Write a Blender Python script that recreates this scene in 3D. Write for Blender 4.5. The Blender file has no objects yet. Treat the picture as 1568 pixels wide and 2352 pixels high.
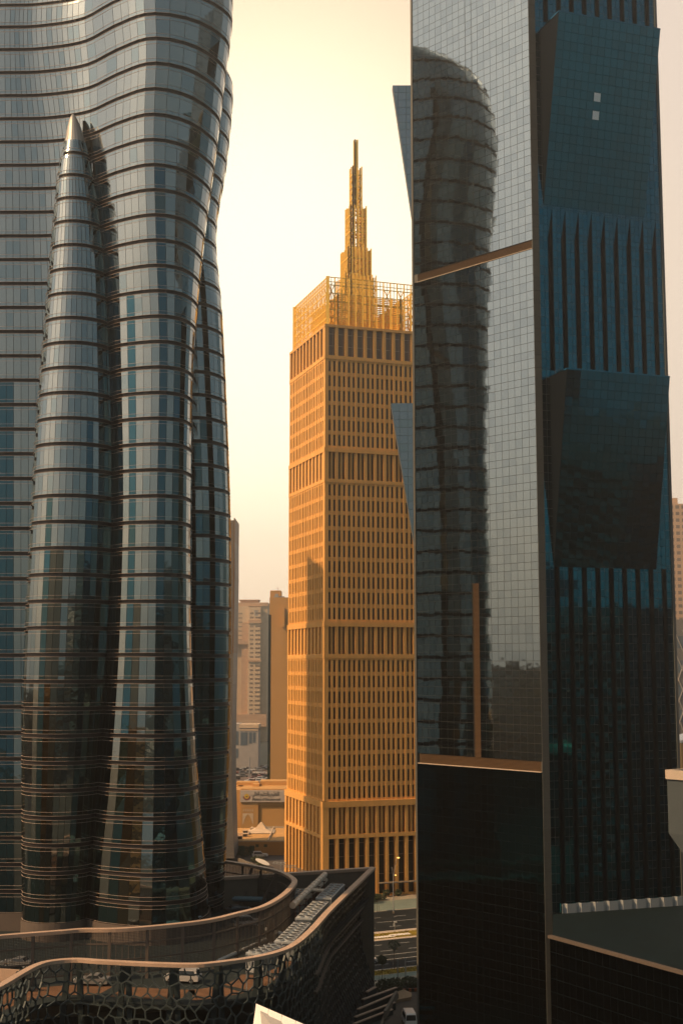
import bpy, bmesh, math, random
from mathutils import Vector, Matrix
random.seed(11)
S = bpy.context.scene
C = S.collection
R = math.radians

# ------------------------------------------------------------------ camera
F = 2930.0                       # focal length in units of a 1568 x 2352 frame
TILT = R(6.89); CT, ST = math.cos(TILT), math.sin(TILT)
H = 58.0                         # eye height above the street
cam = bpy.data.cameras.new("camera"); camo = bpy.data.objects.new("camera", cam); C.objects.link(camo)
camo.location = (0, 0, H); camo.rotation_euler = (R(90) + TILT, 0, 0)
cam.sensor_fit = 'VERTICAL'; cam.sensor_height = 36; cam.lens = F / 2352 * 36
cam.clip_start = 0.5; cam.clip_end = 6000
S.camera = camo

# ------------------------------------------------------------------ world
SUN_AZ, SUN_EL = -114.0, 42.0
w = bpy.data.worlds.new("World"); S.world = w; w.use_nodes = True
nt = w.node_tree; nt.nodes.clear()
def wn(t, **k):
    n = nt.nodes.new(t)
    for a, b in k.items(): setattr(n, a, b)
    return n
tc = wn('ShaderNodeTexCoord')
nis = wn('ShaderNodeTexSky', sky_type='NISHITA', sun_disc=False)
nis.sun_elevation = R(SUN_EL); nis.sun_rotation = R(SUN_AZ)
nis.air_density = 1.0; nis.dust_density = 5.0; nis.ozone_density = 1.0
def direction(az, el):
    return (math.sin(R(az)) * math.cos(R(el)), math.cos(R(az)) * math.cos(R(el)), math.sin(R(el)))
def dotdir(az, el, lo, hi, name):
    d = wn('ShaderNodeVectorMath', operation='DOT_PRODUCT'); d.inputs[1].default_value = direction(az, el)
    nt.links.new(tc.outputs['Generated'], d.inputs[0])
    m = wn('ShaderNodeMapRange', interpolation_type='SMOOTHSTEP'); m.inputs[1].default_value = lo; m.inputs[2].default_value = hi
    nt.links.new(d.outputs['Value'], m.inputs[0]); return m.outputs[0]
def mixc(f, a, b):
    m = wn('ShaderNodeMix', data_type='RGBA'); nt.links.new(f, m.inputs[0])
    for s, v in ((6, a), (7, b)):
        if isinstance(v, tuple): m.inputs[s].default_value = (*v, 1)
        else: nt.links.new(v, m.inputs[s])
    return m.outputs[2]
# dusty sky: cool and dim behind, pale to the left, cream and bright round the glow ahead
SKY_BACK, SKY_SIDE = (0.10, 0.148, 0.158), (0.50, 0.51, 0.49)
SKY_GLOW, SKY_CORE = (1.14, 0.86, 0.50), (1.55, 1.35, 0.98)
side = mixc(dotdir(0, 90, -0.05, 0.40, 'd'), (0.20, 0.27, 0.29), SKY_SIDE)
c0 = mixc(dotdir(-55, 10, -0.75, 0.75, 'a'), SKY_BACK, side)
c0 = mixc(dotdir(6, 14, 0.80, 0.97, 'e'), c0, (0.86, 0.69, 0.53))
c1 = mixc(dotdir(-5, 16, 0.93, 0.995, 'b'), c0, SKY_GLOW)
c2 = mixc(dotdir(-4.5, 14, 0.955, 1.0, 'c'), c1, SKY_CORE)
low = mixc(dotdir(2, 3, 0.75, 0.96, 'f'), c0, (1.30, 0.98, 0.72))
c2 = mixc(dotdir(0, 90, -0.02, 0.17, 'g'), low, c2)
bg1 = wn('ShaderNodeBackground'); bg1.inputs[1].default_value = 1.0
bg2 = wn('ShaderNodeBackground'); bg2.inputs[1].default_value = 0.03
nt.links.new(c2, bg1.inputs[0]); nt.links.new(nis.outputs[0], bg2.inputs[0])
ad = wn('ShaderNodeAddShader'); wo = wn('ShaderNodeOutputWorld')
nt.links.new(bg1.outputs[0], ad.inputs[0]); nt.links.new(bg2.outputs[0], ad.inputs[1]); nt.links.new(ad.outputs[0], wo.inputs[0])

# ------------------------------------------------------------------ sun
sl = bpy.data.lights.new("sun", 'SUN'); so = bpy.data.objects.new("sun", sl); C.objects.link(so)
sl.energy = 5.0; sl.angle = R(1.5); sl.color = (1.0, 0.62, 0.31)
so.rotation_euler = Vector(direction(SUN_AZ, SUN_EL)).to_track_quat('Z', 'Y').to_euler()
so.location = (-150, 0, 250)

S.view_settings.view_transform = 'Standard'; S.view_settings.look = 'None'
S.view_settings.exposure = 0.0; S.view_settings.gamma = 1.0
S.cycles.use_denoising = True; S.cycles.max_bounces = 7; S.cycles.diffuse_bounces = 3
S.cycles.glossy_bounces = 4; S.cycles.volume_bounces = 0; S.cycles.transparent_max_bounces = 8
S.cycles.sample_clamp_indirect = 8.0
HAZE_DENSITY, HAZE_COLOR, HAZE_G = 0.00042, (1.0, 0.91, 0.80), 0.80

# ------------------------------------------------------------------ picture <-> place (calibration of the real camera)
def P(x, y, d):
    u, v = (x - 784) / F, (1176 - y) / F
    k = d / (CT - v * ST)
    return Vector((u * k, d, H + (ST + v * CT) * k))
def PZ(x, y, z):
    u, v = (x - 784) / F, (1176 - y) / F
    k = (z - H) / (ST + v * CT)
    return Vector((u * k, (CT - v * ST) * k, z))
def zat(y, d):
    v = (1176 - y) / F
    return H + d * (ST + v * CT) / (CT - v * ST)
def xat(x, d, z):
    return (x - 784) / F * (d * CT + (z - H) * ST)

# ------------------------------------------------------------------ materials
MATS = {}
def mat(name, col, rough=0.6, metal=0.0, spec=0.5, var=0.0, vscale=0.5, bump=0.0, bscale=1.0, emit=None, coat=0.0, streak=False):
    if name in MATS: return MATS[name]
    m = bpy.data.materials.new(name); m.use_nodes = True
    t = m.node_tree; b = t.nodes['Principled BSDF']
    b.inputs['Base Color'].default_value = (*col, 1); b.inputs['Roughness'].default_value = rough
    if rough >= 0.8: spec = min(spec, 0.12)
    b.inputs['Metallic'].default_value = metal; b.inputs['Specular IOR Level'].default_value = spec
    b.inputs['Coat Weight'].default_value = coat
    if emit: 
        b.inputs['Emission Color'].default_value = (*emit[0], 1); b.inputs['Emission Strength'].default_value = emit[1]
    if var or bump:
        g = t.nodes.new('ShaderNodeNewGeometry')
        mp = t.nodes.new('ShaderNodeMapping'); t.links.new(g.outputs['Position'], mp.inputs[0])
        if streak: mp.inputs['Scale'].default_value = (1, 1, 0.12)
        if var:
            n = t.nodes.new('ShaderNodeTexNoise'); n.inputs['Scale'].default_value = vscale; n.inputs['Detail'].default_value = 6
            n.inputs['Roughness'].default_value = 0.65
            t.links.new(mp.outputs[0], n.inputs[0])
            mr = t.nodes.new('ShaderNodeMapRange'); mr.inputs[1].default_value = 0.25; mr.inputs[2].default_value = 0.75
            mr.inputs[3].default_value = 1 - var; mr.inputs[4].default_value = 1 + var
            t.links.new(n.outputs[0], mr.inputs[0])
            mx = t.nodes.new('ShaderNodeVectorMath'); mx.operation = 'SCALE'; mx.inputs[0].default_value = col
            t.links.new(mr.outputs[0], mx.inputs['Scale']); t.links.new(mx.outputs[0], b.inputs['Base Color'])
        if bump:
            n2 = t.nodes.new('ShaderNodeTexNoise'); n2.inputs['Scale'].default_value = bscale; n2.inputs['Detail'].default_value = 2
            t.links.new(mp.outputs[0], n2.inputs[0])
            bp = t.nodes.new('ShaderNodeBump'); bp.inputs['Strength'].default_value = 1.0; bp.inputs['Distance'].default_value = bump
            t.links.new(n2.outputs[0], bp.inputs['Height']); t.links.new(bp.outputs[0], b.inputs['Normal'])
    MATS[name] = m; return m

G_PALE = mat('pale_glass', (0.39, 0.405, 0.375), 0.04, 1.0, bump=0.012, bscale=0.5)
G_GREY = mat('grey_glass', (0.29, 0.34, 0.335), 0.05, 1.0, bump=0.012, bscale=0.5)
G_SPAN = mat('spandrel_glass', (0.33, 0.37, 0.355), 0.08, 1.0, bump=0.01, bscale=0.6)
G_BLUE = mat('blue_glass', (0.055, 0.14, 0.175), 0.05, 1.0, bump=0.02, bscale=0.5)
G_SMOKE = mat('smoked_glass', (0.065, 0.13, 0.14), 0.06, 1.0, bump=0.02, bscale=0.5)
G_BRONZE = mat('bronze_glass', (0.12, 0.115, 0.09), 0.08, 1.0, bump=0.02, bscale=0.5)
BAND = mat('dark_band', (0.022, 0.018, 0.017), 0.5, var=0.2, vscale=0.3)
RAIL = mat('rail_metal', (0.50, 0.38, 0.31), 0.45, 0.1)
CAPM = mat('cap_metal', (0.27, 0.27, 0.26), 0.45, 0.6, var=0.1)
R_PALE = mat('mirror_glass', (0.345, 0.385, 0.385), 0.03, 1.0, bump=0.008, bscale=0.35)
R_PALE2 = mat('mirror_glass_grey', (0.31, 0.35, 0.355), 0.04, 1.0, bump=0.008, bscale=0.35)
R_TEAL = mat('teal_glass', (0.003, 0.165, 0.225), 0.05, 1.0, bump=0.008, bscale=0.35)
R_TEAL2 = mat('deep_teal_glass', (0.003, 0.14, 0.19), 0.06, 1.0, bump=0.008, bscale=0.35)
R_DARK = mat('dark_recess', (0.002, 0.010, 0.014), 0.8)
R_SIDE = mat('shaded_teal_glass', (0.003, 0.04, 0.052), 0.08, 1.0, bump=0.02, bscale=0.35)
R_FRAME = mat('wall_frame', (0.10, 0.10, 0.09), 0.5)
PILASTER = mat('pilaster_stone', (0.075, 0.078, 0.072), 0.8, var=0.15, vscale=0.2)
LOUVRE = mat('louvre_metal', (0.15, 0.09, 0.045), 0.5, var=0.1)
WHITE_MATTE = mat('white_matte', (0.85, 0.86, 0.84), 0.7)
TANB = mat('tan_blind', (0.45, 0.33, 0.17), 0.7)
STONE = mat('sandstone', (0.78, 0.415, 0.125), 0.85, var=0.13, vscale=0.35, bump=0.01, bscale=6, streak=True)
STONE2 = mat('crown_metal', (0.95, 0.60, 0.085), 0.6, var=0.06)
WIN = mat('window_glass', (0.008, 0.012, 0.012), 0.1, 0.0, 0.35)
WIN_HI = mat('upper_window_glass', (0.13, 0.075, 0.04), 0.12, 0.1, 0.5)
WIN_B = mat('window_half_blind', (0.035, 0.028, 0.018), 0.4, 0.0, 0.3)
WIN_C = mat('window_reflective', (0.03, 0.045, 0.05), 0.06, 0.6, 0.5)
FRM = mat('window_bar', (0.40, 0.30, 0.22), 0.5)
ASPH = mat('asphalt', (0.016, 0.019, 0.020), 0.85, var=0.25, vscale=0.15, bump=0.004, bscale=20)
DRIVE = mat('driveway_asphalt', (0.10, 0.085, 0.07), 0.9, var=0.3, vscale=0.25)
PAVE = mat('paving', (0.30, 0.27, 0.21), 0.85, var=0.15, vscale=0.4, bump=0.01, bscale=4)
PATH = mat('cycle_path', (0.17, 0.21, 0.18), 0.85, var=0.15, vscale=0.3)
KERB = mat('kerb_stone', (0.46, 0.38, 0.30), 0.8, var=0.1)
PAINT = mat('road_paint', (0.45, 0.45, 0.42), 0.7, var=0.25, vscale=2)
SAND = mat('sandy_ground', (0.36, 0.25, 0.155), 0.95, var=0.25, vscale=0.04, bump=0.05, bscale=0.6)
GRASS = mat('grass_mat', (0.21, 0.15, 0.018), 0.9, var=0.5, vscale=0.35)  # yellowed so the orange sunlight sits in the grass colour
LEAF = mat('leaf', (0.035, 0.05, 0.014), 0.7, var=0.45, vscale=1.5)
BARK = mat('bark', (0.10, 0.07, 0.045), 0.9)
RIM = mat('rim_metal', (0.46, 0.32, 0.23), 0.5, 0.0, var=0.12, vscale=0.5)
SCREEN = mat('screen_metal', (0.045, 0.062, 0.064), 0.5, 0.2, var=0.15, vscale=0.4)
SCREEN2 = mat('screen_metal_dark', (0.03, 0.05, 0.06), 0.35, 0.5, var=0.2, vscale=0.4)
GRID = mat('grid_metal', (0.11, 0.088, 0.072), 0.5, 0.1, var=0.1)
CONC = mat('concrete', (0.17, 0.145, 0.115), 0.85, var=0.2, vscale=0.3, bump=0.01, bscale=3)
DARKC = mat('dark_concrete', (0.030, 0.044, 0.048), 0.85, var=0.2, vscale=0.3)
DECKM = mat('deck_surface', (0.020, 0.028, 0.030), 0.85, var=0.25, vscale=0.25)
WHITEP = mat('white_panel', (0.80, 0.76, 0.70), 0.55, var=0.06, vscale=0.6)
WHITEM = mat('white_metal', (0.38, 0.41, 0.42), 0.4, 0.2)
STEEL = mat('steel', (0.40, 0.42, 0.43), 0.4, 0.4, var=0.1)
CREAMPIPE = mat('pipe_cream', (0.62, 0.50, 0.38), 0.5, var=0.15, vscale=0.8)
BLUEPIPE = mat('pipe_blue', (0.16, 0.25, 0.29), 0.5)
RUST = mat('red_steel', (0.16, 0.055, 0.03), 0.6)
BLACK = mat('black_matte', (0.012, 0.012, 0.012), 0.6)
TYRE = mat('tyre_rubber', (0.015, 0.015, 0.015), 0.8)
CARGL = mat('car_glass', (0.02, 0.025, 0.028), 0.08, 0.0, 0.8)
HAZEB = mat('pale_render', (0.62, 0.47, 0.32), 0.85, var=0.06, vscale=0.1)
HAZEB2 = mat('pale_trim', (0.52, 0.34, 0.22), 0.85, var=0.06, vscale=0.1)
HAZEW = mat('small_window', (0.14, 0.10, 0.08), 0.4)
OCHRE = mat('ochre_render', (0.52, 0.29, 0.105), 0.9, var=0.10, vscale=0.1, streak=True)
OCHRE2 = mat('ochre_cladding', (0.56, 0.31, 0.11), 0.9, var=0.08, vscale=0.1)
GREYB = mat('grey_render', (0.36, 0.34, 0.32), 0.85, var=0.15, vscale=0.15)
BLUEW = mat('blue_windows', (0.10, 0.15, 0.20), 0.15, 0.2)
GREENP = mat('green_paint', (0.055, 0.085, 0.04), 0.7)
SIGNB = mat('sign_board', (0.50, 0.43, 0.37), 0.7)
LETTER = mat('sign_lettering', (0.06, 0.05, 0.035), 0.7)
YELLOW = mat('emblem_yellow', (0.65, 0.42, 0.05), 0.6)
MAROON = mat('emblem_maroon', (0.22, 0.06, 0.06), 0.6)
PANELG = mat('grey_panel', (0.17, 0.165, 0.16), 0.5, 0.2, var=0.08, vscale=0.2)
LAMPM = mat('lamp_glow', (1, 0.7, 0.2), 0.5, emit=((1.0, 0.62, 0.15), 2.5))
TWHITE = mat('car_white', (0.75, 0.73, 0.70), 0.3, coat=0.5)
def paint(n, c): return mat('car_' + n, c, 0.3, coat=0.5)

# ------------------------------------------------------------------ building helpers
class MB:
    def __init__(s): s.v = []; s.f = []; s.m = []
    def face(s, pts, m=0):
        i = len(s.v); s.v += [tuple(p) for p in pts]; s.f.append(tuple(range(i, i + len(pts)))); s.m.append(m)
    def hexa(s, b, t, m=0):                       # four bottom and four top corners (counter-clockwise from above)
        i = len(s.v); s.v += [tuple(p) for p in b] + [tuple(p) for p in t]
        for q in ((3, 2, 1, 0), (4, 5, 6, 7), (0, 1, 5, 4), (1, 2, 6, 5), (2, 3, 7, 6), (3, 0, 4, 7)):
            s.f.append(tuple(i + k for k in q)); s.m.append(m)
    def box(s, x0, x1, y0, y1, z0, z1, m=0):
        s.hexa([(x0, y0, z0), (x1, y0, z0), (x1, y1, z0), (x0, y1, z0)], [(x0, y0, z1), (x1, y0, z1), (x1, y1, z1), (x0, y1, z1)], m)
    def fbox(s, fr, a0, a1, n0, n1, z0, z1, m=0): # box in a wall's own frame: along, outwards, up
        s.hexa([fr(a0, n1, z0), fr(a1, n1, z0), fr(a1, n0, z0), fr(a0, n0, z0)], [fr(a0, n1, z1), fr(a1, n1, z1), fr(a1, n0, z1), fr(a0, n0, z1)], m)
    def bar(s, p, q, w, h=None, m=0, up=(0, 0, 1)):
        h = h or w; p = Vector(p); q = Vector(q); d = q - p
        if d.length < 1e-6: return
        d.normalize(); u = Vector(up)
        if abs(d.dot(u)) > 0.98: u = Vector((0, 1, 0))
        a = d.cross(u).normalized() * w / 2; b = a.cross(d).normalized() * h / 2
        s.hexa([p - a - b, p + a - b, p + a + b, p - a + b], [q - a - b, q + a - b, q + a + b, q - a + b], m)
    def prism(s, poly, z0, z1, m=0):
        n = len(poly); i = len(s.v)
        s.v += [(p[0], p[1], z0) for p in poly] + [(p[0], p[1], z1) for p in poly]
        s.f.append(tuple(i + k for k in reversed(range(n)))); s.f.append(tuple(i + n + k for k in range(n))); s.m += [m, m]
        for k in range(n):
            s.f.append((i + k, i + (k + 1) % n, i + n + (k + 1) % n, i + n + k)); s.m.append(m)
    def tube(s, pts, r, n=8, m=0):
        pts = [Vector(p) for p in pts]; rings = []
        for k, p in enumerate(pts):
            d = (pts[min(k + 1, len(pts) - 1)] - pts[max(k - 1, 0)]).normalized()
            u = Vector((0, 0, 1)) if abs(d.z) < 0.9 else Vector((1, 0, 0))
            a = d.cross(u).normalized(); b = a.cross(d)
            rr = r[k] if isinstance(r, (list, tuple)) else r
            i = len(s.v); s.v += [tuple(p + (a * math.cos(2 * math.pi * j / n) + b * math.sin(2 * math.pi * j / n)) * rr) for j in range(n)]
            rings.append(i)
        for i, j in zip(rings, rings[1:]):
            for k in range(n):
                s.f.append((i + k, i + (k + 1) % n, j + (k + 1) % n, j + k)); s.m.append(m)
        s.f.append(tuple(rings[0] + k for k in reversed(range(n)))); s.f.append(tuple(rings[-1] + k for k in range(n))); s.m += [m, m]
    def disc(s, c, r, h, n=12, m=0):
        s.tube([c, (c[0], c[1], c[2] + h)], r, n, m)
    def build(s, name, mats, parent=None, loc=None, fix=False):
        me = bpy.data.meshes.new(name); me.from_pydata(s.v, [], s.f)
        for q in (mats if isinstance(mats, (list, tuple)) else [mats]): me.materials.append(q)
        if any(s.m): me.polygons.foreach_set('material_index', s.m)
        if fix:
            bm = bmesh.new(); bm.from_mesh(me); bmesh.ops.recalc_face_normals(bm, faces=bm.faces); bm.to_mesh(me); bm.free()
        me.update()
        o = bpy.data.objects.new(name, me); C.objects.link(o)
        if parent: o.parent = parent
        if loc: o.location = loc
        return o
def tag(o, label, cat, group=None, kind=None):
    o['label'] = label; o['category'] = cat
    if group: o['group'] = group
    if kind: o['kind'] = kind
    return o
def thing(name, label, cat, loc=(0, 0, 0), rz=0.0, group=None):
    o = bpy.data.objects.new(name, None); C.objects.link(o); o.location = loc; o.rotation_euler = (0, 0, rz)
    o.empty_display_size = 0.5
    return tag(o, label, cat, group)
def struct(o): o['kind'] = 'structure'; return o
def wall_frame(o, az):                                # a frame for a wall: along az, outwards to its right-hand side seen from above
    o = Vector(o); a = Vector((math.sin(R(az)), math.cos(R(az)), 0)); n = Vector((a.y, -a.x, 0))
    def fr(A, N, z): return o + a * A + n * N + Vector((0, 0, z))
    fr.a, fr.n, fr.o = a, n, o
    return fr
def crom(ps, t):                                      # Catmull-Rom through a list of tuples, t in [0, n-1]
    n = len(ps); i = min(max(int(math.floor(t)), 0), n - 2); f = t - i
    p0, p1, p2, p3 = ps[max(i - 1, 0)], ps[i], ps[i + 1], ps[min(i + 2, n - 1)]
    return tuple(0.5 * ((2 * b) + (-a + c) * f + (2 * a - 5 * b + 4 * c - d) * f * f + (-a + 3 * b - 3 * c + d) * f ** 3) for a, b, c, d in zip(p0, p1, p2, p3))
def smooth_line(pts, n):
    out = [Vector(crom([tuple(p) for p in pts], (len(pts) - 1) * k / (n * 8))) for k in range(n * 8 + 1)]
    L = [0]
    for a, b in zip(out, out[1:]): L.append(L[-1] + (b - a).length)
    res = []; j = 0
    for k in range(n + 1):
        s = L[-1] * k / n
        while j < len(L) - 2 and L[j + 1] < s: j += 1
        t = (s - L[j]) / max(L[j + 1] - L[j], 1e-9); res.append(out[j].lerp(out[j + 1], t))
    return res

# ================================================================== GROUND AND ROADS
m = MB(); m.face([(-1500, -300, 0), (1500, -300, 0), (1500, 1700, 0), (-1500, 1700, 0)])
struct(m.build('ground', mat('city_ground', (0.038, 0.050, 0.052), 0.95, var=0.3, vscale=0.03)))
RD = Vector((math.sin(R(65)), math.cos(R(65)), 0)); RN = Vector((RD.y, -RD.x, 0))      # road direction, and towards the camera
Q0 = PZ(890, 2222, 0)
def off(y): return (PZ(890, y, 0) - Q0).dot(RN)
def strip(name, y0, y1, z, material, s0=-150, s1=260, kerb=0.0):
    a, b = off(y0), off(y1); m = MB()
    p = [Q0 + RN * a + RD * s0, Q0 + RN * b + RD * s0, Q0 + RN * b + RD * s1, Q0 + RN * a + RD * s1]
    if kerb:
        m.hexa([(q.x, q.y, 0.0) for q in p], [(q.x, q.y, z) for q in p]); o = m.build(name, material, fix=True)
    else:
        m.face([(q.x, q.y, z) for q in p]); o = m.build(name, material, fix=True)
    return struct(o)
strip('pavement', 2262, 2244, 0.10, PAVE, kerb=1)
strip('cycle_path', 2249, 2239.5, 0.104, PATH)
strip('verge', 2241, 2226, 0.10, KERB, kerb=1)
strip('road', 2223, 2159, 0.012, ASPH)
strip('median', 2160, 2139, 0.12, KERB, kerb=1)
strip('road', 2139.6, 2093.5, 0.012, ASPH)
strip('pavement', 2093, 2062, 0.10, PAVE, kerb=1)
strip('cycle_path', 2091.5, 2070, 0.104, PATH)
strip('planting_bed', 2062, 2050, 0.02, SAND)
strip('service_road', 2050, 2033, 0.016, ASPH)
strip('forecourt', 2033, 2010, 0.02, PAVE)
def grass(label, y0, y1, s0, s1, dens):
    a, b = off(y0), off(y1); lo, hi = min(a, b), max(a, b); m = MB()
    p = [Q0 + RN * lo + RD * s0, Q0 + RN * hi + RD * s0, Q0 + RN * hi + RD * s1, Q0 + RN * lo + RD * s1]
    m.face([(q.x, q.y, 0.125) for q in p])
    for k in range(dens):
        q = Q0 + RN * random.uniform(lo, hi) + RD * random.uniform(-24, 24)
        h = random.uniform(0.08, 0.22); an = random.uniform(0, 6.28); dx, dy = math.cos(an) * 0.12, math.sin(an) * 0.12
        m.face([(q.x - dx, q.y - dy, 0.12), (q.x + dx, q.y + dy, 0.12), (q.x + dy * .4, q.y - dx * .4, 0.12 + h)])
    o = m.build('grass', GRASS); tag(o, label, 'grass', kind='stuff')
grass('strip of grass, painted sunlit yellow, beside the near pavement and road', 2239, 2228, -150, 260, 1500)
grass('grass, painted sunlit yellow, growing along the raised road median', 2156.5, 2143.5, -150, 260, 1800)
m = MB()
for y, dash in ((2214, 1), (2204, 0), (2193, 0), (2183.5, 1), (2169, 1), (2129, 1), (2117, 0), (2106, 1)):
    a = off(y); s = -60
    L = 3.0 if dash else 11.0
    while s < 120:
        p = Q0 + RN * a + RD * s; q = p + RD * L; e = RN * 0.09
        m.face([tuple(v + Vector((0, 0, 0.016))) for v in (p + e, q + e, q - e, p - e)]); s += 6.5 if dash else 15.5
struct(m.build('lane_marking', PAINT, fix=True))

# ================================================================== CURVED GLASS TOWER (picture left)
TW = thing('curved_glass_tower', 'tall curving glass tower with dark floor bands and a pointed cone-shaped bay', 'tower', (-30, 212, 15.5))
TWI = Matrix.Translation(Vector((30, -212, -15.5)))
def put(o): o.matrix_parent_inverse = Matrix.Translation(-Vector(o.parent.location)) if o.parent.parent is None else Matrix.Identity(4); return o
FLOOR = 4.2
ZB = zat(1505, 210) - 11 * FLOOR                       # a floor line
def body_rows():
    T = {0: [(90, 211), (190, 208.5), (265, 204.5), (345, 202), (450, 204), (520, 209.5), (532, 215), (515, 223)],
         130: [(100, 211), (200, 208.5), (275, 204.5), (350, 202), (440, 204.5), (503, 211), (515, 216.5), (500, 223)],
         300: [(120, 211), (205, 208.5), (270, 205), (345, 202.4), (425, 205), (484, 212), (495, 217), (480, 224)],
         520: [(130, 211), (215, 208), (275, 204.5), (350, 202.2), (415, 204), (456, 209.5), (468, 215), (455, 223)],
         800: [(140, 211), (240, 207), (280, 204), (360, 201.8), (410, 203.2), (438, 206.8), (447, 212), (437, 221)],
         1150: [(140, 211), (250, 206.5), (285, 203.5), (355, 201.8), (405, 203), (431, 206.2), (441, 211), (430, 220)],
         1500: [(140, 211), (240, 206.5), (275, 203.5), (350, 201.8), (405, 203), (433, 206.2), (443, 211), (431, 220)],
         1800: [(140, 211), (215, 207.5), (255, 203.5), (345, 201.4), (415, 203), (446, 207), (456, 212), (445, 221)],
         2000: [(140, 211), (190, 208.5), (235, 204), (340, 200.8), (425, 203), (460, 207.8), (471, 213), (460, 221)],
         2220: [(140, 211), (180, 209), (225, 204), (335, 200.2), (435, 203), (476, 208.8), (488, 214.5), (475, 222)]}
    rows = []
    for y, k in T.items():
        z = zat(y, 202)
        rows.append((z, [(xat(x, d, z), d) for x, d in [(-420, 213), (-160, 212), (0, 211.4)] + k]))
    for i, (z, k) in enumerate(rows):
        g = min(max((z - 112) / 50, 0), 1) * 3.0
        rows[i] = (z, [(x * (1 - g / d if j > 5 else 1), d - (g if j > 5 else g * .5 if j == 5 else 0)) for j, (x, d) in enumerate(k)])
    rows.sort(key=lambda r: r[0])
    z, k = rows[-1]                                    # above the picture: the crown bulges once more, then closes in a dome
    top = [(z + 6, 0.6, 0.0), (z + 11, 2.5, 0.02), (z + 15, 6.5, 0.05), (z + 17.5, 12.0, 0.10)]
    for zz, dd, sh in top:
        rows.append((zz, [(x + (-35 - x) * sh, min(d + dd, 224 + dd * 0.2)) for x, d in k]))
    return rows
class Skin:
    def __init__(s, rows): s.z = [r[0] for r in rows]; s.k = [r[1] for r in rows]; s.n = len(rows[0][1])
    def ctrl(s, z):
        z = min(max(z, s.z[0]), s.z[-1]); i = 0
        while i < len(s.z) - 2 and s.z[i + 1] < z: i += 1
        f = (z - s.z[i]) / (s.z[i + 1] - s.z[i])
        if f < 0.5 and False: pass
        out = []
        n = len(s.z)
        i0, i3 = max(i - 1, 0), min(i + 2, n - 1)
        h = s.z[i + 1] - s.z[i]
        for c in range(s.n):
            r = []
            for e in (0, 1):
                p1, p2 = s.k[i][c][e], s.k[i + 1][c][e]
                d1 = (p2 - s.k[i0][c][e]) / max(s.z[i + 1] - s.z[i0], 1e-6) * h; d2 = (s.k[i3][c][e] - p1) / max(s.z[i3] - s.z[i], 1e-6) * h
                f2, f3 = f * f, f * f * f
                r.append((2 * f3 - 3 * f2 + 1) * p1 + (f3 - 2 * f2 + f) * d1 + (-2 * f3 + 3 * f2) * p2 + (f3 - f2) * d2)
            out.append(tuple(r))
        return out
    def line(s, z, ts):
        k = s.ctrl(z); return [crom(k, t) for t in ts]
    def mullions(s, z, pane, t0=0.0):
        k = s.ctrl(z); N = 600; pts = [crom(k, t0 + (s.n - 1 - t0) * i / N) for i in range(N + 1)]
        L = [0]
        for a, b in zip(pts, pts[1:]): L.append(L[-1] + math.dist(a, b))
        n = max(3, round(L[-1] / pane)); ts = []; j = 0
        for q in range(n + 1):
            v = L[-1] * q / n
            while j < N - 1 and L[j + 1] < v: j += 1
            ts.append(t0 + (s.n - 1 - t0) * (j + (v - L[j]) / max(L[j + 1] - L[j], 1e-9)) / N)
        return ts
def offset(line, d):
    out = []
    for i, p in enumerate(line):
        a = line[max(i - 1, 0)]; b = line[min(i + 1, len(line) - 1)]
        tx, ty = b[0] - a[0], b[1] - a[1]; L = math.hypot(tx, ty) or 1
        out.append((p[0] + ty / L * d, p[1] - tx / L * d))
    return out
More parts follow.
